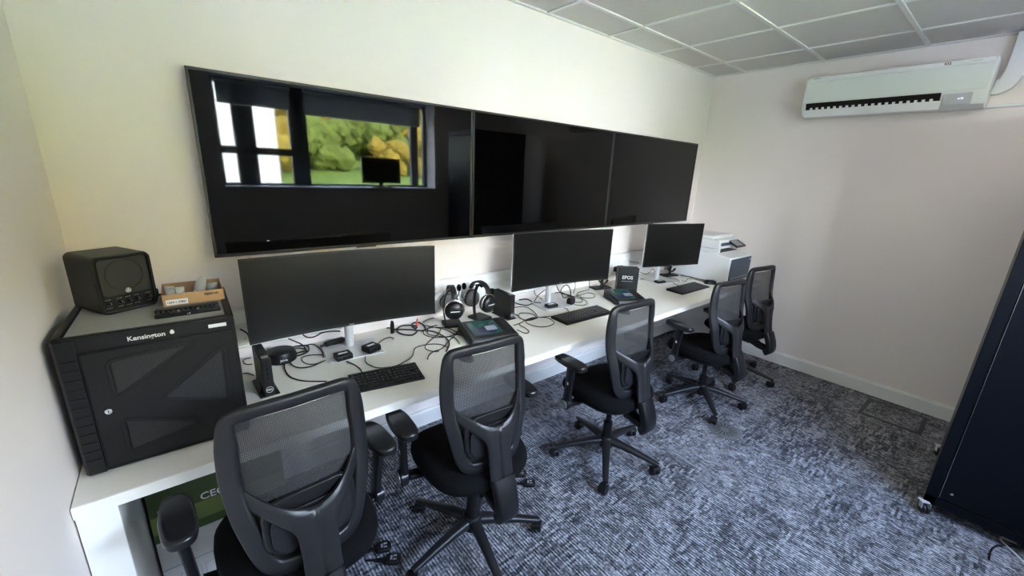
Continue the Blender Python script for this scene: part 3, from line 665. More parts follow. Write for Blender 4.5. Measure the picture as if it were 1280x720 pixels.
# ================================================================ MICE
def mouse(label, x, y, rz):
    t = thing('mouse', label, 'mouse', (x, y, DZ), rz)
    bm = new(); n = 14; rings = []
    for k in range(n + 1):
        v = -1 + 2 * k / n; yy = v * .056; wv = .031 * (max(0, 1 - abs(v) ** 2.6)) ** .5; hv = .036 * (max(0, 1 - abs(v + .12) ** 2.4)) ** .5 if abs(v + .12) < 1 else 0
        wv = max(wv, .003); hv = max(hv, .004)
        rings.append([bm.verts.new((wv * cos(PI * j / 10), yy, hv * sin(PI * j / 10) ** .8)) for j in range(11)])
    for a, b in zip(rings, rings[1:]):
        for j in range(10): bm.faces.new((a[j], a[j + 1], b[j + 1], b[j]))
        bm.faces.new((a[10], a[0], b[0], b[10]))
    bm.faces.new(rings[0]); bm.faces.new(rings[-1][::-1]); obj('shell', bm, BLKS, t, angle=80)
    bm = new(); disc(bm, V(0, .028, .031), (1, 0, 0), .008, .006, 12); obj('scroll_wheel', bm, GREYP, t)
    bm = new(); box(bm, -.0005, .0005, .02, .054, .012, .0325); obj('button_split', bm, CABD, t, smooth=False)
mouse('black mouse seen through the mesh of the second chair back', 1.345, -.60, -.1)
mouse('black mouse seen through the mesh of the third chair back', 2.63, -.60, -.1)
mouse('black mouse lying by the printer corner', 4.0, -.548, .9)

# ================================================================ SMALL ADAPTER BOXES
def adapter(label, x, y, rz, w=.075, d=.06, h=.026):
    t = thing('adapter_box', label, 'adapter', (x, y, DZ + .0085), rz)
    bm = new(); prism(bm, [(-d / 2, 0), (d / 2, 0), (d / 2, h), (-d / 2 + .006, h), (-d / 2, h - .006)], 'x', -w / 2, w / 2); obj('shell', bm, BLK, t, bevel=.003)
    bm = new(); box(bm, -w * .28, w * .28, -.006, .008, h - .0005, h + .0006); obj('label_strip', bm, INKW, t, smooth=False)
    bm = new()
    for s in (-.02, .005, .024):
        disc(bm, V(s * w / .075, -d / 2 - .002, h * .45), (0, 1, 0), .0045, .006, 10)
    obj('ports', bm, GREYP, t)
    return t
adapter('small black adapter box on the left of the first monitor stand plate', .855, -.285, .05)
adapter('small black adapter box on the right of the first monitor stand plate', .995, -.275, .32, .07, .065, .03)
adapter('flat black adapter box in front of the second monitor stand', 2.27, -.262, -.12, .085, .05, .02)
adapter('flat black adapter box in front of the third monitor stand', 3.585, -.295, -.2, .095, .055, .018)
t = thing('round_adapter', 'rounded black adapter right of the second monitor stand', 'adapter', (2.437, -.29, DZ + .006), .2)
bm = new(); prism(bm, rrect(-.03, .03, 0, .048, .018, 5), 'y', -.02, .02); obj('shell', bm, BLK, t, bevel=.006)
bm = new(); [disc(bm, V(s, -.021, .018), (0, 1, 0), .006, .003, 12) for s in (-.012, .012)]; obj('ports', bm, GREYP, t)
t = thing('upright_connector', 'slim black connector standing upright under the right half of the first monitor', 'connector', (1.175, -.115, DZ + .004), .3)
bm = new(); prism(bm, [(-.010, 0), (.010, 0), (.012, .05), (.006, .075), (-.004, .078), (-.011, .05)], 'y', -.006, .006); obj('shell', bm, BLK, t, bevel=.003)
t = thing('power_brick', 'long black in-line power adapter lying behind the first monitor stand', 'adapter', (.875, -.085, DZ + .003), .25)
bm = new(); prism(bm, rrect(-.055, .055, 0, .024, .01, 4), 'y', -.015, .015); obj('shell', bm, BLK, t, bevel=.004)
bm = new(); bar(bm, [V(.055, 0, .012), V(.075, 0, .012)], .012, .012, (0, 0, 1)); bar(bm, [V(-.055, 0, .012), V(-.075, 0, .012)], .012, .012, (0, 0, 1)); obj('cord_relief', bm, CABLE, t)
t = thing('cable_tag', 'small red clip on the coiled cable right of the first monitor', 'clip', (1.335, -.095, DZ + .012), .2)
bm = new(); prism(bm, [(-.007, -.002), (.006, -.002), (.004, .02), (.008, .04), (.001, .042), (-.004, .022)], 'y', -.004, .004); obj('clip_body', bm, REDM, t, bevel=.001)
bm = new(); tube(bm, [V(.008 * cos(a * PI / 8), .0, .004 + .008 * sin(a * PI / 8)) for a in range(16)], .002, 6, closed=True); obj('clip_ring', bm, REDM, t)
t = thing('speakerphone', 'low round black speakerphone under the left end of the first curved monitor', 'speakerphone', (.62, -.13, DZ), .0)
bm = new(); lathe(bm, [(.058, 0), (.066, .006), (.066, .03), (.058, .05), (.03, .054), (0, .054)], 28); obj('shell', bm, BLK, t, angle=50)
text('brand_lettering', 'Jabra', .015, INKW, t, TR(.0, -.0655, .024) @ FACE_FRONT, bold=.0003)

# ================================================================ HEADPHONES ON STANDS
def stand(label, x, y, rz, h=.235):
    t = thing('headphone_stand', label, 'stand', (x, y, DZ), rz)
    bm = new(); prism(bm, rrect(-.058, .058, -.06, .05, .01), 'z', 0, .014); obj('base_plate', bm, BLK, t, bevel=.003)
    bm = new(); P = smooth_path([V(0, .035, .01), V(0, .045, .08), V(0, .042, .16), V(0, .025, h - .025), V(0, 0, h - .012)], 6); bar(bm, P, .022, .007, (0, 1, 0)); obj('upright', bm, BLKS, t)
    bm = new(); bar(bm, [V(-.03 + .006 * k, 0, h - .012 - .010 * ((k - 5) / 5) ** 2) for k in range(11)], .036, .006, (0, 0, 1)); obj('cradle', bm, BLK, t)
    return t
def headphones(label, x, y, rz, h=.235, micside=-1, sc=1.0, micy=-1):
    # hangs on the cradle; cup axis = local x
    t = thing('headphones', label, 'headphones', (x, y, DZ + h * (1 - sc) + .004), rz); t.scale = (sc, sc, sc)
    zt = h + .004
    P = [V(.070 * cos(a), 0, zt - .060 + .060 * sin(a)) for a in [radians(170 - 160 * k / 20) for k in range(21)]]
    bm = new(); bar(bm, P, .03, .009, [V(cos(radians(170 - 160 * k / 20)), 0, sin(radians(170 - 160 * k / 20))) for k in range(21)]); obj('headband', bm, BAND, t)
    for s in (-1, 1):
        zc = zt - .108; xc = s * .066
        bm = new(); M = TR(xc, 0, zc) @ RY(s * PI / 2)
        lathe(bm, [(.0, -.004), (.046, -.004), (.049, .002), (.047, .012), (.036, .022), (.015, .027), (0, .028)], 26, M); c = obj('ear_cup', bm, BLKS, t, angle=50)
        bm = new(); lathe(bm, [(.024, -.022), (.034, -.026), (.044, -.022), (.047, -.012), (.044, -.004), (.024, -.004)], 26, M); obj('ear_pad', bm, GREYPAD, c, angle=60)
        bm = new(); q = [V(xc + s * .005, .050 * cos(a), zc + .052 * sin(a)) for a in [radians(-10 + 200 * k / 16) for k in range(17)]]; tube(bm, q, .0028, 8); bar(bm, [V(xc + s * .004, 0, zc + .05), V(s * .069, 0, zt - .050)], .014, .004, (1, 0, 0)); obj('yoke', bm, CHROME, t)
        bm = new(); box(bm, xc + s * .0272, xc + s * .0284, -.024, .024, zc - .0015, zc + .0025); obj('brand_plate', bm, SILV, c, smooth=False)
    bm = new(); s = micside; m_ = micy; P = smooth_path([V(s * .085, m_ * .02, zt - .115), V(s * .09, m_ * .045, zt - .10), V(s * .08, m_ * .058, zt - .06), V(s * .065, m_ * .055, zt - .03)], 6); tube(bm, P, .0025, 6); mb = obj('microphone_boom', bm, BLK, t)
    bm = new(); ic = bmesh.ops.create_icosphere(bm, subdivisions=3, radius=.013)
    for v in ic['verts']: v.co = V(v.co.x, v.co.y, v.co.z * 1.5) + P[-1]
    obj('foam_tip', bm, SEATF, mb)
    return t
stand('black headphone stand nearest the first curved monitor', 1.525, -.165, 1.24)
headphones('black studio headphones with silver yokes, hanging right of the first curved monitor', 1.525, -.165, -1.90, h=.232, micside=-1, sc=1.15, micy=1)
stand('black headphone stand beside the upright small computer', 1.728, -.165, 1.72)
headphones('black studio headphones with grey ear pads, hanging beside the upright small computer', 1.728, -.165, -1.42, h=.232, micside=-1, sc=1.15)
# flat black headset stands further along
for lab, x, y, rz in (('black headset stand with a flat base under the right end of the middle monitor', 2.985, -.115, -.25), ('black headset stand with a flat base behind the smallest monitor', 3.945, -.170, -.30)):
    t = thing('headset_stand', lab, 'stand', (x, y, DZ), rz)
    bm = new(); prism(bm, rrect(-.085, .085, -.045, .045, .012), 'z', 0, .012); obj('base_plate', bm, BLK, t, bevel=.003)
    bm = new(); bar(bm, smooth_path([V(.02, .01, .01), V(.02, .015, .06), V(.02, .005, .13), V(.02, -.01, .16)], 5), .024, .010, (0, 1, 0)); obj('upright', bm, BLK, t)
    bm = new(); P = [V(.02 + .045 * cos(a), -.005, .085 + .045 * sin(a)) for a in [radians(200 + 140 * k / 12) for k in range(13)]]; bar(bm, P, .022, .008, [V(cos(a), 0, sin(a)) for a in [radians(200 + 140 * k / 12) for k in range(13)]]); obj('rest_arm', bm, BLKS, t)

# ================================================================ PRINTER
px0, px1 = 4.06, 4.515
t = thing('printer', 'white multifunction printer with a blue grey front panel, in the far desk corner', 'printer', (px0, -.66, DZ))
w_ = px1 - px0
bm = new(); prism(bm, [(0, .006), (.54, .006), (.54, .27), (.13, .27), (.12, .262), (0, .245)], 'x', 0, w_); body = obj('body', bm, WHITEP, t, bevel=.008)
bm = new(); prism(bm, [(.28, .27), (.54, .27), (.54, .31), (.28, .31)], 'x', .01, w_ - .01); box(bm, .01, .05, .12, .28, .27, .31); obj('paper_exit_wall', bm, WHITEP, t, bevel=.004)
bm = new(); box(bm, .05, w_ - .02, .13, .285, .262, .272); obj('output_tray', bm, GREYPAD, t)
bm = new(); prism(bm, [(.115, .308), (.54, .308), (.54, .385), (.125, .385), (.115, .375)], 'x', 0, w_); obj('scanner', bm, WHITEP, t, bevel=.006)
bm = new(); prism(bm, rrect(.02, w_ - .03, .19, .52, .01), 'z', .385, .415); obj('document_feeder', bm, WHITEP, t, bevel=.008)
bm = new(); box(bm, .03, w_ * .7, .111, .117, .335, .362); obj('scanner_slot', bm, PRTB, t)
bm = new(); box(bm, .02, w_ - .02, -.008, .004, .02, .232); fpn = obj('front_panel', bm, PRTB, t, bevel=.006)
bm = new(); box(bm, w_ - .06, w_ - .04, -.0095, -.0075, .20, .215); obj('badge', bm, INKW, fpn, smooth=False)
bm = new(); box(bm, .05, w_ - .05, -.010, -.007, .055, .06); obj('tray_pull', bm, INKG, fpn)
bm = new(); M = TR(w_ * .55, .085, .352) @ RX(radians(28)); box(bm, -.07, .12, -.055, .055, -.01, .006, M); cp = obj('control_panel', bm, GREYP, t, bevel=.004)
bm = new(); box(bm, -.055, .07, -.042, .042, .0062, .0075, M); obj('touch_screen', bm, INKG, cp, smooth=False)
bm = new(); box(bm, -.001, .001, .16, .5, .308, .310); obj('seam', bm, INKG, t, smooth=False)

# ================================================================ AIR CONDITIONER
t = thing('air_conditioner', 'white wall air conditioner with an open louvre, high on the right wall', 'air conditioner', (L, -1.36, 2.157))
hw = .502
prof = [(0, .03), (-.02, .0), (-.12, -.002), (-.165, .018), (-.195, .075), (-.207, .12), (-.205, .27), (-.19, .288), (0, .292)]
bm = new(); prism(bm, prof, 'y', -hw, hw); obj('body', bm, WHITEP, t, bevel=.006, angle=25)
bm = new(); prism(bm, [(-.2085, .10), (-.212, .125), (-.211, .245), (-.2065, .25), (-.2065, .10)], 'y', -hw + .012, hw - .012); obj('front_panel', bm, mat('panel_pale_green_white', (0.74, 0.79, 0.77), .3, noise=.01), t, bevel=.002)
bm = new(); prism(bm, [(-.2095, .255), (-.2085, .28), (-.20, .284), (-.20, .255)], 'y', -hw + .012, hw - .012); obj('top_strip', bm, WHITEP, t, bevel=.002)
bm = new(); prism(bm, [(-.155, .022), (-.205, .095), (-.208, .094), (-.172, .010)], 'y', -hw + .21, hw - .03); obj('outlet_opening', bm, CABD, t, smooth=False)
bm = new(); prism(bm, [(-.168, .0), (-.192, .048), (-.199, .046), (-.174, -.004)], 'y', -hw + .205, hw - .02); obj('louvre', bm, WHITEP, t, bevel=.002)
for k in range(19):
    yy = hw - .07 - k * .038
    bm = new(); prism(bm, [(-.176, .036), (-.197, .062), (-.202, .058), (-.186, .030)], 'y', yy - .007, yy + .009); obj('vane', bm, WHITEP, t)
bm = new(); prism(bm, [(-.181, .02), (-.204, .085), (-.2072, .083), (-.187, .018)], 'y', -hw + .065, -hw + .19); dp = obj('display_panel', bm, DISP, t, bevel=.002)
a = math.atan2(.065, -.023)
text('led_digits', '26', .03, LED, dp, TR(-.1995, -hw + .115, .056) @ RY(radians(19)) @ FACE_LEFT, bold=.0003)
text('brand_lettering', 'DAIKIN', .013, INKG, t, TR(-.2098, hw - .07, .27) @ FACE_LEFT)
text('badge_lettering', 'R32', .02, INKB, t, TR(-.2098, -hw + .22, .266) @ FACE_LEFT, bold=.0006)
text('faint_lettering', 'inverter', .014, DISP, t, TR(-.2098, -hw + .09, .268) @ FACE_LEFT)
t = thing('pipe_cover', 'white boxed pipe cover dropping from the ceiling to the air conditioner', 'pipe cover', (0, 0, 0))
bm = new(); bar(bm, smooth_path([V(L - .03, -1.865, 2.285), V(L - .03, -1.89, 2.285), V(L - .03, -1.92, 2.31), V(L - .03, -1.935, 2.37), V(L - .03, -1.94, 2.45), V(L - .03, -1.94, H - .005)], 4), .085, .055, (1, 0, 0), rnd=.1); obj('duct', bm, WHITEP, t)
bm = new(); box(bm, L - .018, L, YW + .001, -1.862, 2.165, 2.182); q = obj('mini_conduit', bm, WHITEP, None, bevel=.002); tag(q, 'thin white conduit running right from the air conditioner along the wall', 'conduit')

# ================================================================ DARK EQUIPMENT RACK
t = thing('equipment_rack', 'tall blue black equipment rack on chrome casters at the right edge', 'rack', (3.18, -2.50, 0))
RW, RD, RH = .60, .78, 2.10   # width along y, depth along x
y0, y1 = -.31, .30
bm = new(); box(bm, .012, RD, y0, y1, .062, RH); obj('cabinet_body', bm, RACKM, t, bevel=.004)
bm = new(); box(bm, 0, .014, y0, y0 + .045, .055, RH); box(bm, 0, .014, y1 - .045, y1, .055, RH); box(bm, 0, .014, y0, y1, .055, .105); box(bm, 0, .014, y0, y1, RH - .06, RH); obj('front_frame', bm, RACKM, t, bevel=.003)
bm = new(); box(bm, -.006, .008, y0 + .05, y1 - .05, .112, RH - .066); dr = obj('door', bm, RACKM, t, bevel=.003)
bm = new(); disc(bm, V(-.008, y1 - .085, .16), (1, 0, 0), .006, .006, 12); obj('lock', bm, CHROME, dr)
bm = new(); box(bm, -.002, .0, y1 - .052, y1 - .049, .112, RH - .066); obj('door_edge_strip', bm, CHROME, dr, smooth=False)
def caster(parent, x, y, rz, r=.025, m=SILV, plate=True):
    bm = new(); M = TR(x, y, 0) @ RZ(rz)
    box(bm, -.018, .018, -.018, .018, .058, .064, M) if plate else None
    bar(bm, [M @ V(-.014, -.018, .06), M @ V(-.016, -.018, .03)], .024, .003, M.to_3x3() @ V(0, 1, 0)); bar(bm, [M @ V(-.014, .018, .06), M @ V(-.016, .018, .03)], .024, .003, M.to_3x3() @ V(0, 1, 0))
    c = obj('caster', bm, m, parent, bevel=.001)
    bm = new(); disc(bm, M @ V(-.016, -.008, r), M.to_3x3() @ V(0, 1, 0), r, .012, 18); disc(bm, M @ V(-.016, .008, r), M.to_3x3() @ V(0, 1, 0), r, .012, 18); obj('wheel', bm, BLK, c)
for cx_, cy_, rr in ((-.004, y1 - .006, .6), (.02, y0 + .04, .2), (RD - .04, y1 + .004, .4), (RD - .06, y0 + .05, 0)): caster(t, cx_, cy_, rr)

# ================================================================ FLOOR FITTINGS
t = thing('floor_box', 'rectangular carpet inlaid floor box lid near the right wall', 'floor box', (4.285, -1.925, 0.0), 0)
bm = new()
for a in ((-.17, .17, -.175, -.15), (-.17, .17, .15, .175), (-.17, -.145, -.15, .15), (.145, .17, -.15, .15)): box(bm, a[0], a[1], a[2], a[3], 0, .003)
obj('frame', bm, FBOX, t, smooth=False)
bm = new(); box(bm, -.145, .145, -.15, .15, 0, .002); obj('lid', bm, CARPET, t, smooth=False)
t = thing('floor_diffuser', 'round grey slotted air diffuser set in the carpet', 'diffuser', (3.028, -1.245, 0.0))
bm = new(); lathe(bm, [(0, .0), (.105, .0), (.105, .003), (.098, .005), (0, .005)], 40); obj('plate', bm, DIFF, t)
bm = new()
for k in range(16):
    a = 2 * PI * k / 16
    if k % 8 in (3, 4, 7, 0) : pass
    M = RZ(a); box(bm, .03, .078, -.0022, .0022, .0049, .0056, M)
obj('slots', bm, CABD, t, smooth=False)
bm = new(); lathe(bm, [(0, .005), (.02, .005), (.018, .007), (0, .007)], 20); obj('hub', bm, DIFF, t)

# ================================================================ PRODUCT BOX UNDER THE DESK
t = thing('product_carton', 'white carton with a green printed top band, under the left desk end', 'box', (.10, -.45, 0.0))
bm = new(); box(bm, 0, .43, 0, .38, 0, .28); obj('lower_body', bm, BOXW, t, smooth=False)
bm = new(); box(bm, 0, .43, -.001, .381, .28, .55); gp = obj('upper_printed_body', bm, GREEN, t, smooth=False)
bm = new(); box(bm, -.0005, .4305, -.0025, -.0009, .30, .375); obj('light_band', bm, GREENL, gp, smooth=False)
bm = new(); box(bm, -.0005, .4305, -.0025, -.0009, .262, .300); obj('dark_band', bm, GREEND, gp, smooth=False)
text('band_lettering', 'm        CEC', .042, BOXW, gp, TR(.125, -.003, .393) @ FACE_FRONT, bold=.0006)
bm = new(); box(bm, 0, .43, -.0012, -.0004, .128, .131); obj('lid_seam', bm, INKG, t, smooth=False)
bm = new()
for k in range(4):
    x0 = .05 + k * .075; bar(bm, [V(x0, -.001, .03), V(x0 + .06, -.001, .03), V(x0 + .06, -.001, .09), V(x0, -.001, .09)], .002, .001, (0, 1, 0), closed=True)
obj('icon_frames', bm, INKG, t, smooth=False)
bm = new(); prism(bm, [(.062, .05), (.095, .045), (.098, .07), (.085, .078), (.066, .07)], 'y', -.0014, -.0005); obj('magenta_icon', bm, PINK, t, smooth=False)
bm = new(); box(bm, .06, .066, -.0016, -.0004, .2, .235); obj('side_sticker', bm, WLAB, t, smooth=False)

# ================================================================ FLOOR CONNECTORS
def fplug(label, x, y, rz):
    t = thing('floor_power_plug', label, 'plug', (x, y, 0), rz)
    bm = new(); prism(bm, [(-.028, -.022), (.022, -.026), (.034, -.012), (.034, .012), (.022, .026), (-.028, .022)], 'z', .0, .02); obj('plug_body', bm, BLK, t, bevel=.005)
    bm = new()
    for k in range(6): bar(bm, [V(-.03 - k * .008, 0, .01), V(-.035 - k * .008, 0, .01)], .016, .012, (0, 0, 1))
    obj('ribbed_relief', bm, BLK, t)
    bm = new(); bar(bm, [V(-.03, 0, .01), V(-.11, .005, .008)], .008, .008, (0, 0, 1)); obj('cord', bm, CABLE, t)
    bm = new(); box(bm, -.01, -.002, -.010, .010, .0199, .0208); box(bm, .002, .016, -.012, -.006, .0199, .0208); box(bm, .002, .016, .004, .012, .0199, .0208); obj('moulded_mark', bm, INKG, t, smooth=False)
fplug('black power plug on the carpet right of the first chair, the nearer of two', .845, -.815, -.55)
fplug('black power plug on the carpet right of the first chair, the further of two', .835, -.735, -.35)
fplug('black power plug on the carpet behind the second chair spine, the nearer of two', 1.615, -.83, -.6)
fplug('black power plug on the carpet behind the second chair spine, the further of two', 1.625, -.745, -.5)

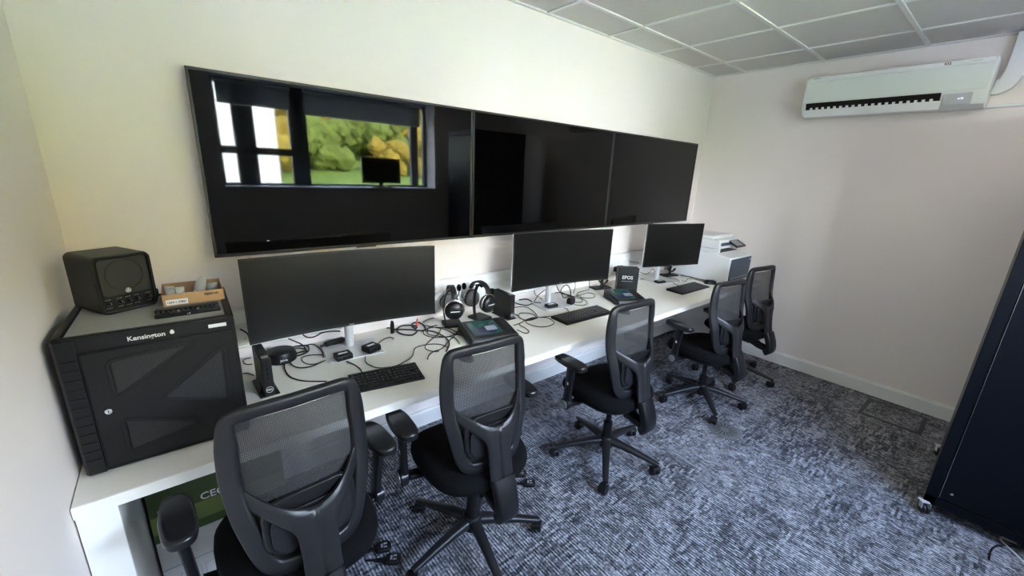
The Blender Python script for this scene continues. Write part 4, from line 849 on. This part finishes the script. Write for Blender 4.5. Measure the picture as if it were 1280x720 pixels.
CABLES=[
('thick black cable looped in a flat coil under the first monitor right end',0.0035,[(1.182,0.021,0.739),(1.196,-0.035,0.741),(1.215,-0.066,0.739),(1.265,-0.039,0.741),(1.322,-0.061,0.739),(1.332,-0.099,0.741),(1.313,-0.114,0.739),(1.316,-0.063,0.741),(1.350,-0.026,0.739),(1.374,-0.048,0.741),(1.378,-0.097,0.739),(1.356,-0.156,0.741),(1.331,-0.166,0.739),(1.281,-0.123,0.741),(1.220,-0.078,0.739),(1.210,-0.148,0.741),(1.252,-0.193,0.739),(1.298,-0.167,0.741),(1.308,-0.135,0.739)]),
('black cable running from the tagged coil toward the second chair back',0.003,[(1.343,-0.182,0.742),(1.379,-0.215,0.740),(1.388,-0.290,0.742),(1.389,-0.345,0.739),(1.366,-0.408,0.742),(1.339,-0.446,0.740),(1.302,-0.486,0.741)]),
('short black cable dropping from the right corner of the first curved monitor',0.0025,[(1.488,0.061,0.740),(1.442,-0.009,0.738),(1.397,-0.050,0.740)]),
('thin black cable curving from the right adapter box past the first keyboard',0.002,[(0.950,-0.315,0.739),(0.929,-0.374,0.741),(0.933,-0.412,0.738),(0.958,-0.471,0.740),(1.031,-0.489,0.738),(1.102,-0.465,0.740),(1.145,-0.430,0.739),(1.184,-0.370,0.740),(1.222,-0.348,0.738),(1.279,-0.361,0.740),(1.324,-0.392,0.738),(1.333,-0.451,0.741)]),
('thin black cable rising diagonally behind the first headphone stand',0.002,[(1.185,-0.508,0.738),(1.214,-0.472,0.740),(1.258,-0.446,0.738),(1.302,-0.441,0.739),(1.391,-0.370,0.738),(1.452,-0.326,0.739),(1.529,-0.250,0.737)]),
('thin black cable in an open loop in front of the first headphone stand',0.002,[(1.431,-0.204,0.740),(1.381,-0.261,0.738),(1.301,-0.319,0.741),(1.248,-0.363,0.738),(1.231,-0.410,0.740),(1.250,-0.450,0.739),(1.273,-0.464,0.741)]),
('long thin black cable winding twice in front of the first headphone stand',0.002,[(1.447,-0.134,0.739),(1.397,-0.139,0.738),(1.356,-0.184,0.740),(1.337,-0.229,0.738),(1.354,-0.270,0.740),(1.400,-0.317,0.738),(1.459,-0.315,0.740),(1.484,-0.294,0.737),(1.475,-0.229,0.740),(1.445,-0.179,0.738),(1.400,-0.155,0.740),(1.341,-0.169,0.738),(1.315,-0.220,0.740),(1.327,-0.269,0.738),(1.362,-0.305,0.739),(1.425,-0.333,0.738),(1.427,-0.385,0.740),(1.410,-0.440,0.738)]),
('thin black cable running right from the tagged coil to the left console',0.002,[(1.388,-0.102,0.738),(1.411,-0.157,0.740),(1.453,-0.228,0.738),(1.458,-0.317,0.740),(1.490,-0.341,0.738)]),
('black cable lying in a wide curve between the small computer and the first chair back',0.0025,[(0.624,-0.175,0.738),(0.611,-0.252,0.740),(0.614,-0.326,0.738),(0.640,-0.390,0.740),(0.680,-0.426,0.738),(0.729,-0.464,0.740)]),
('black cable coiled in a big oval beside the left black adapter box',0.0025,[(0.765,-0.264,0.741),(0.716,-0.282,0.739),(0.671,-0.275,0.741),(0.648,-0.228,0.739),(0.645,-0.154,0.741),(0.657,-0.067,0.739),(0.697,-0.020,0.741),(0.738,-0.025,0.739),(0.779,-0.032,0.741),(0.795,-0.071,0.739),(0.796,-0.150,0.741),(0.784,-0.213,0.739)]),
('thin black cable in a flat hook left of the left black adapter box',0.002,[(0.790,-0.189,0.740),(0.748,-0.155,0.737),(0.706,-0.162,0.740),(0.694,-0.193,0.737),(0.705,-0.248,0.739),(0.739,-0.266,0.738),(0.780,-0.256,0.740)]),
('black cable wound in a tight bundle behind the small computer',0.003,[(0.639,-0.087,0.740),(0.641,-0.063,0.742),(0.674,-0.008,0.740),(0.722,-0.004,0.742),(0.756,-0.038,0.740),(0.746,-0.102,0.742),(0.719,-0.126,0.740),(0.682,-0.136,0.742),(0.652,-0.095,0.740),(0.671,-0.051,0.742),(0.717,-0.045,0.740),(0.737,-0.096,0.742),(0.701,-0.098,0.740),(0.638,-0.114,0.742)]),
('thin black cable from the left black adapter box to the first keyboard',0.0022,[(0.859,-0.317,0.738),(0.877,-0.379,0.740),(0.884,-0.434,0.738),(0.872,-0.495,0.740),(0.866,-0.518,0.738)]),
('thin cable joining the upright black connector and the right black adapter box',0.002,[(1.060,-0.203,0.740),(1.099,-0.167,0.738),(1.140,-0.159,0.740),(1.153,-0.182,0.738)]),
('black cable slanting down to the bundle behind the small computer',0.0025,[(0.662,-0.110,0.827),(0.694,-0.110,0.802),(0.721,-0.110,0.778),(0.734,-0.127,0.742)]),
('black cable sagging below the middle of the first curved monitor',0.0028,[(0.726,-0.110,0.833),(0.745,-0.110,0.814),(0.775,-0.110,0.810),(0.818,-0.110,0.824),(0.856,-0.110,0.822),(0.899,-0.110,0.812)]),
('black cable hanging at the cabinet side left of the first curved monitor',0.0028,[(0.478,-0.110,0.916),(0.504,-0.110,0.886),(0.508,-0.110,0.844)]),
('thin black cable lying between the metal cabinet and the small computer',0.002,[(0.458,-0.193,0.741),(0.476,-0.197,0.738),(0.492,-0.235,0.740)]),
('looped black cable between the metal cabinet and the back of the small computer',0.002,[(0.510,-0.037,0.740),(0.483,-0.035,0.738),(0.475,-0.070,0.740),(0.484,-0.099,0.738),(0.504,-0.115,0.740)]),
('thin black cable in a small oval between the left console and the second keyboard',0.002,[(1.975,-0.191,0.738),(1.961,-0.271,0.740),(2.003,-0.240,0.739),(2.040,-0.260,0.740),(2.066,-0.301,0.738),(2.037,-0.359,0.741),(1.998,-0.377,0.738),(1.946,-0.368,0.740),(1.947,-0.315,0.738),(1.967,-0.255,0.741)]),
('thin black cable curving right of the upright small computer behind the second chair',0.002,[(2.045,-0.124,0.737),(2.096,-0.140,0.740),(2.129,-0.176,0.738),(2.099,-0.273,0.740),(2.062,-0.346,0.738),(2.022,-0.376,0.740),(1.966,-0.362,0.738),(1.894,-0.378,0.740),(1.863,-0.406,0.738),(1.858,-0.461,0.740),(1.842,-0.512,0.738),(1.803,-0.525,0.740),(1.802,-0.453,0.738)]),
('thin black cable in a wide loop just left of the second keyboard',0.002,[(1.826,-0.391,0.740),(1.895,-0.376,0.738),(1.992,-0.350,0.740),(2.056,-0.365,0.738),(2.095,-0.406,0.740),(2.088,-0.463,0.738),(2.055,-0.504,0.741),(1.994,-0.512,0.738),(1.939,-0.491,0.740),(1.922,-0.429,0.738),(1.930,-0.386,0.740),(1.985,-0.358,0.738),(2.052,-0.369,0.740),(2.148,-0.394,0.738),(2.212,-0.420,0.740),(2.267,-0.428,0.738),(2.310,-0.388,0.740),(2.343,-0.336,0.738),(2.315,-0.303,0.741)]),
('thick black cable leading from the upright small computer to the second monitor stand',0.004,[(2.182,0.054,0.742),(2.230,0.019,0.740),(2.243,-0.047,0.742),(2.238,-0.111,0.740),(2.269,-0.161,0.742)]),
('thick black adapter lead lying in front of the thicker cable by the second monitor',0.003,[(2.118,-0.025,0.740),(2.119,-0.092,0.741),(2.152,-0.141,0.740),(2.225,-0.134,0.742),(2.266,-0.165,0.740)]),
('thin black cable in a hook right of the round black adapter',0.002,[(2.501,-0.266,0.738),(2.541,-0.298,0.740),(2.602,-0.253,0.738),(2.594,-0.216,0.740),(2.577,-0.159,0.738)]),
('thin black cable swinging widest to the right of the round black adapter',0.002,[(2.454,-0.308,0.740),(2.488,-0.346,0.738),(2.540,-0.350,0.740),(2.595,-0.303,0.739),(2.612,-0.244,0.740),(2.646,-0.151,0.738)]),
('thin black cable ring lying flat behind the second keyboard near the headset stand',0.002,[(2.853,-0.108,0.740),(2.707,-0.114,0.738),(2.659,-0.176,0.740),(2.776,-0.156,0.738),(2.782,-0.223,0.740),(2.724,-0.262,0.737),(2.653,-0.253,0.740),(2.637,-0.196,0.738),(2.605,-0.170,0.740)]),
('thin black cable hanging leftmost below the second curved monitor',0.002,[(2.240,-0.110,0.832),(2.251,-0.110,0.797),(2.288,-0.110,0.771),(2.325,-0.110,0.748)]),
('thin black cable crossing left behind the second monitor stand',0.0025,[(2.346,-0.110,0.816),(2.287,-0.110,0.785),(2.247,-0.110,0.744)]),
('black cable tangled in loops right of the second monitor stand',0.003,[(2.464,-0.110,0.833),(2.487,-0.110,0.795),(2.529,-0.110,0.753),(2.502,-0.156,0.742),(2.542,-0.155,0.742),(2.601,-0.137,0.742),(2.615,-0.110,0.783),(2.581,-0.110,0.817),(2.542,-0.110,0.815),(2.516,-0.110,0.784),(2.529,-0.110,0.761),(2.589,-0.129,0.742),(2.590,-0.184,0.742)]),
('thin black cable hanging in a long curve right of the tangle below the second monitor',0.002,[(2.669,-0.110,0.833),(2.675,-0.110,0.781),(2.655,-0.114,0.742)]),
('thin straight black cable hanging beside the headset stand below the second monitor',0.002,[(2.839,-0.110,0.817),(2.849,-0.110,0.748)]),
('black cable lying level behind the round black adapter',0.003,[(2.547,-0.007,0.738),(2.597,-0.045,0.740),(2.586,-0.114,0.738),(2.582,-0.173,0.740)]),
('short black cable reaching from the black lettered box toward the third monitor stand',0.002,[(3.545,-0.122,0.740),(3.677,-0.166,0.738)]),
('thin black cable from the adapter at the third monitor to the plain keyboard',0.002,[(3.732,-0.248,0.739),(3.709,-0.340,0.738),(3.637,-0.456,0.740)]),
('black cable running along the printer side behind the plain keyboard',0.003,[(4.037,-0.244,0.740),(4.065,-0.354,0.742),(4.066,-0.442,0.739),(3.959,-0.547,0.742)]),
('thin black mouse cable bending behind the plain keyboard',0.002,[(3.875,-0.346,0.737),(3.855,-0.389,0.740),(3.997,-0.346,0.738),(4.014,-0.435,0.740),(3.959,-0.553,0.738)]),
('thin black cable folded in a narrow loop beside the adapter at the third monitor',0.002,[(3.849,-0.201,0.740),(3.855,-0.244,0.738),(3.844,-0.318,0.740),(3.782,-0.365,0.738),(3.708,-0.330,0.740),(3.725,-0.264,0.738)]),
('black cable zigzagging below the third monitor',0.0025,[(3.549,-0.110,0.801),(3.664,-0.110,0.771),(3.748,-0.110,0.810),(3.805,-0.110,0.770),(3.849,-0.110,0.787),(3.881,-0.110,0.816)]),
('short black cable at the wall socket left of the third monitor',0.002,[(3.423,-0.110,0.909),(3.548,-0.110,0.885),(3.587,-0.110,0.871)]),
('white cable bent in a sharp loop on the carpet below the dark rack',0.004,[(3.268,-2.534,0.005),(3.264,-2.505,0.005),(3.263,-2.490,0.005),(3.238,-2.485,0.005),(3.212,-2.498,0.005),(3.186,-2.518,0.005),(3.161,-2.538,0.005),(3.129,-2.558,0.005)]),
('thin dark cable arched on the carpet beside the white cable',0.003,[(3.020,-2.455,0.004),(3.081,-2.456,0.004),(3.142,-2.466,0.004),(3.188,-2.487,0.004),(3.210,-2.506,0.004),(3.235,-2.530,0.004)]),
]

# ================================================================ CABLES
for i, (lab, r, P) in enumerate(CABLES):
    P = [V(p[0], (-.062 if 'wall socket' in lab else min(p[1], -.066)) if p[2] > .79 else min(p[1], -.02), p[2]) for p in P]
    r *= 1.25
    bm = new(); tube(bm, smooth_path(P, 5), r, 6); tag(obj('cable', bm, CABLEW if lab.startswith('white') else CABLE), lab, 'cable')

# ================================================================ TASK CHAIRS
def lerp(a, b, t): return a + (b - a) * t
def ycen(z):
    K = [(.45, -.150), (.5, -.148), (.68, -.148), (.78, -.128), (1.02, -.105)]
    if z <= K[0][0]: return K[0][1]
    for (a, ya), (b, yb_) in zip(K, K[1:]):
        if z <= b: return lerp(ya, yb_, (z - a) / (b - a))
    return K[-1][1]
def yb(x, z):
    q = min(1, max(0, (z - .86) / .12)); return ycen(z) + (1.55 - 1.0 * q) * x * x + .022 * q
def on(x, z, o=0.0): return V(x, yb(x, z) + o, z)
def nrm(x, z): return V(-3.1 * x, 1, 0).normalized()
HALF = [(0, .988), (.06, .988), (.115, .986), (.145, .981), (.160, .962), (.165, .90), (.168, .84), (.167, .78), (.160, .71), (.146, .64), (.132, .58), (.118, .540), (.096, .518), (.06, .513), (0, .512)]
def build_chair():
    t = thing('task_chair', '', 'chair')
    body = []
    # backrest frame
    side = smooth_path([V(a, 0, b) for a, b in HALF], 3)
    ring = side + [V(-p.x, 0, p.z) for p in side[-2:0:-1]]
    W = [lerp(.052, .036, min(1, max(0, (p.z - .90) / .08))) for p in ring]
    bm = new(); bar(bm, [on(p.x, p.z) for p in ring], W, .028, [nrm(p.x, p.z) for p in ring], closed=True)
    body.append(obj('backrest_frame', bm, GREYP, t, angle=50))
    # spine
    def spy(z):
        K = [(.46, -.232), (.53, -.214), (.60, -.203), (.66, -.193), (.72, -.180), (.80, -.165)]
        if z <= K[0][0]: return K[0][1]
        for (a, ya), (b, y2) in zip(K, K[1:]):
            if z <= b: return lerp(ya, y2, (z - a) / (b - a))
        return K[-1][1]
    def yy_(x, z):
        q = min(1, max(0, (abs(x) - .045) / .115)); q = q * q * (3 - 2 * q); return lerp(spy(z), yb(x, z) - .006, q)
    up = smooth_path([V(.158, 0, .792), V(.135, 0, .765), V(.09, 0, .733), V(.045, 0, .707), V(.018, 0, .696), V(0, 0, .694)], 4)
    lo = smooth_path([V(.162, 0, .735), V(.13, 0, .708), V(.085, 0, .674), V(.061, 0, .650), V(.052, 0, .62), V(.050, 0, .56), V(.050, 0, .475)], 4)
    def resamp(P, n):
        Ls = [0]
        for a, b in zip(P, P[1:]): Ls.append(Ls[-1] + (b - a).length)
        out = []
        for k in range(n + 1):
            d = Ls[-1] * k / n; i = max(j for j in range(len(Ls)) if Ls[j] <= d + 1e-9); i = min(i, len(P) - 2); out.append(P[i].lerp(P[i + 1], (d - Ls[i]) / max(1e-9, Ls[i + 1] - Ls[i])))
        return out
    cen = [V(0, 0, .694), V(0, 0, .475)]
    U = resamp(up, 14) + [V(0, 0, lerp(.694, .475, k / 10)) for k in range(1, 11)]
    La = [p for p in lo if p.x > .0595]; Lb = [V(.0595, 0, .648)] + [p for p in lo if p.x <= .0595]
    Lw = resamp(La, 14) + resamp(Lb, 10)[1:]
    bm = new()
    for s in (-1, 1):
        g = []
        for side_, off in ((0, 0.0), (1, .020)):
            rows = []
            for u_, l_ in zip(U, Lw):
                row = []
                for j in range(7):
                    p = u_.lerp(l_, j / 6); rn = .005 * (1 if j in (0, 6) else 0) * (1 if side_ == 0 else -1)
                    row.append(bm.verts.new((s * p.x, yy_(p.x, p.z) + off + rn, p.z)))
                rows.append(row)
            g.append(rows)
        for rows in g:
            for a, b in zip(rows, rows[1:]):
                for j in range(6): bm.faces.new((a[j], a[j + 1], b[j + 1], b[j]))
        A, B = g
        for k in range(len(A) - 1):
            bm.faces.new((A[k][6], A[k + 1][6], B[k + 1][6], B[k][6]))
            if k < 14: bm.faces.new((A[k][0], A[k + 1][0], B[k + 1][0], B[k][0]))
        for k in (0, len(A) - 1):
            for j in range(6): bm.faces.new((A[k][j], A[k][j + 1], B[k][j + 1], B[k][j]))
    bmesh.ops.remove_doubles(bm, verts=bm.verts, dist=1e-5)
    body.append(obj('spine', bm, GREYP, t, angle=50))
    bm = new(); q = smooth_path([V(0, -.216, .49), V(0, -.240, .44), V(0, -.258, .385), V(0, -.256, .345), V(0, -.232, .322)], 4)
    bar(bm, q, [lerp(.10, .082, k / (len(q) - 1)) for k in range(len(q))], .045, (0, 1, .25), rnd=.3)
    body.append(obj('lower_spine_cover', bm, BLKS, t, angle=50))
    bm = new(); q = smooth_path([V(0, -.235, .355), V(0, -.17, .36), V(0, -.08, .385), V(0, .02, .39)], 4); bar(bm, q, .07, .04, (0, 0, 1)); box(bm, -.07, .07, -.12, .1, .37, .415)
    for k in range(5): disc(bm, V(-.05 + .02 * k, -.145, .375), (1, 0, 0), .012, .012, 10)
    body.append(obj('tilt_mechanism', bm, BLK, t, bevel=.006))
    # mesh panel
    def hw(z):
        for (x1, z1), (x2, z2) in zip(HALF[3:], HALF[4:]):
            if z1 >= z >= z2: return lerp(x1, x2, (z1 - z) / (z1 - z2))
        return .145 if z > .9 else .12
    bm = new(); rows = []
    for j in range(25):
        z = lerp(.52, .962, j / 24); h_ = hw(z) - .006
        rows.append([bm.verts.new(on(lerp(-h_, h_, i / 16), z, .008)) for i in range(17)])
    for a, b in zip(rows, rows[1:]):
        for i in range(16): bm.faces.new((a[i], a[i + 1], b[i + 1], b[i]))
    body.append(obj('mesh_panel', bm, MESHF, t, angle=180))
    # lumbar pad
    bm = new(); O = rrect(-.125, .125, .565, .738, .05, 5); prism(bm, O, 'y', .0, .03)
    for v in bm.verts: v.co.y = yb(v.co.x, v.co.z) - .024 + v.co.y * .6
    body.append(obj('lumbar_pad', bm, BLKS, t, bevel=.008, seg=3))
    bm = new(); O = rrect(-.108, .108, .580, .70, .035, 5); prism(bm, O, 'y', -.008, .0)
    for v in bm.verts: v.co.y = yb(v.co.x, v.co.z) - .022 + v.co.y * .6
    body.append(obj('lumbar_shell', bm, GREYP, t, bevel=.002))
    # seat
    def seatring(sc, z, dz=0.0, n=40):
        R = []
        for k in range(n):
            a = 2 * PI * k / n; cx_, sy = cos(a), sin(a); e = .62
            x = .228 * sc * (abs(cx_) ** e) * (1 if cx_ > 0 else -1); y = .232 * sc * (abs(sy) ** e) * (1 if sy > 0 else -1)
            zz = z - (.025 * max(0, y / .232) ** 3 if z > .45 else 0) + (dz * (x / .228) ** 2)
            R.append(bm.verts.new((x * (1 - .06 * (y < 0) * abs(y) / .232), y + .035, zz)))
        return R
    bm = new(); rs = [seatring(.90, .424), seatring(.985, .432), seatring(1.0, .452), seatring(.985, .475), seatring(.93, .490, .006), seatring(.75, .496, .008), seatring(.4, .493, .01)]
    for a, b in zip(rs, rs[1:]):
        for k in range(40): bm.faces.new((a[k], a[(k + 1) % 40], b[(k + 1) % 40], b[k]))
    bm.faces.new(rs[0][::-1]); bm.faces.new(rs[-1]); body.append(obj('seat', bm, SEATF, t, angle=60))
    bm = new(); rs = [seatring(.70, .402), seatring(.88, .408), seatring(.93, .426)]
    for a, b in zip(rs, rs[1:]):
        for k in range(40): bm.faces.new((a[k], a[(k + 1) % 40], b[(k + 1) % 40], b[k]))
    bm.faces.new(rs[0][::-1]); bm.faces.new(rs[-1]); body.append(obj('seat_pan', bm, BLK, t, angle=60))
    # armrests
    for s in (-1, 1):
        bm = new(); bar(bm, smooth_path([V(s * .09, .075, .400), V(s * .2, .078, .398), V(s * .262, .08, .408)], 4), .05, .022, (0, 0, 1))
        bar(bm, smooth_path([V(s * .278, .082, .395), V(s * .281, .078, .46), V(s * .287, .066, .56), V(s * .292, .056, .655)], 4), [.052] * 5 + [.044] * 4 + [.05] * 4, .026, (1, 0, 0)); ar = obj('armrest', bm, BLK, t, angle=50); body.append(ar)
        bm = new(); disc(bm, V(s * .286, .08, .412), (1, 0, 0), .034, .036, 24); obj('pivot_housing', bm, BLKS, ar)
        bm = new(); disc(bm, V(s * .3055, .08, .412), (1, 0, 0), .025, .004, 24); obj('pivot_cap', bm, DISC, ar)
        bm = new(); box(bm, s * .2985 - .0015, s * .2985 + .0015, .062, .072, .535, .552); obj('height_label', bm, WLAB, ar, smooth=False)
        bm = new(); O = [(s * .29 + a, b) for a, b in [(-.026, .165), (.0, .174), (.026, .165), (.041, .12), (.044, .05), (.040, -.005), (.024, -.034), (-.01, -.036), (-.032, -.015), (-.040, .05), (-.038, .11)]]
        O = [(p.x, p.y) for p in smooth_path([V(a, b, 0) for a, b in O], 3, True)]
        prism(bm, O if s > 0 else O[::-1], 'z', .648, .680); obj('arm_pad', bm, BLKS, ar, bevel=.009, seg=3)
    # gas lift
    bm = new(); lathe(bm, [(.028, .085), (.030, .15), (.026, .20), (.026, .24), (.016, .245), (.016, .40), (0, .40)], 20); gas = obj('gas_lift', bm, BLK, t)
    bm = new(); lathe(bm, [(0, .075), (.042, .078), (.046, .10), (.044, .135), (.036, .148), (0, .15)], 24); obj('base_hub', bm, BLK, t, bevel=.003)
    legs = []
    for k in range(5):
        bm = new(); bar(bm, [V(.03, 0, .118), V(.1, 0, .113), V(.2, 0, .096), V(.28, 0, .08), V(.312, 0, .074)], [.052, .046, .038, .032, .028], [.042, .036, .028, .022, .018], (0, 0, 1), rnd=.4); lg = obj('leg', bm, GREYP, t, angle=50); legs.append(lg)
        ang = [.4, 1.9, 2.6, -.8, -2.0][k]
        bm = new(); M = TR(.302, 0, 0) @ RZ(ang); q = [M @ V(.0, 0, .075), M @ V(0, 0, .055)]; tube(bm, q, .007, 8)
        pr = [(-.032, .036), (-.02, .052), (0, .058), (.016, .052), (.02, .042), (0, .046), (-.018, .040), (-.027, .028)]
        prism(bm, pr, 'y', -.022, .022, M @ TR(-.006, 0, 0)); c = obj('caster', bm, BLK, lg, bevel=.002)
        for s in (-1, 1):
            bm = new(); disc(bm, M @ V(-.012, s * .014, .0255), M.to_3x3() @ V(0, 1, 0), .0255, .017, 20, .004); obj('wheel', bm, BLK, c)
    return t, body, legs
chair0, _, _ = build_chair()
CH = [  # x, y, yaw, lift, base angle, label
    (.503, -.945, .055, .024, 1.02, 'black mesh back task chair nearest the camera, in front of the metal cabinet'),
    (1.176, -.929, -.059, .011, .74, 'black mesh back task chair second from the left wall, below the teal console'),
    (2.142, -.923, -.054, .002, 1.297, 'black mesh back task chair third from the left wall, its base fully in view'),
    (3.264, -.946, -.150, -.028, 1.409, 'black mesh back task chair in front of the flat keyboard and smallest monitor'),
    (3.925, -.905, -.150, -.008, 1.05, 'black mesh back task chair furthest away, in front of the printer')]
for i, (x, y, rz, lift, ba, lab) in enumerate(CH):
    c = chair0 if i == 0 else dup(chair0)
    c.location = (x, y, 0); c.rotation_euler = (0, 0, rz); c['label'] = lab; c['group'] = 'task chairs along the desk'
    k = 0
    for ch in kids(c):
        nm = ch.name.split('.')[0]
        if nm == 'leg': ch.rotation_euler = (0, 0, ba - rz + k * 2 * PI / 5); k += 1
        elif nm not in ('base_hub',): ch.location = (0, 0, lift - ({0: .022, 4: .06}.get(i, 0) if nm == 'armrest' else 0))
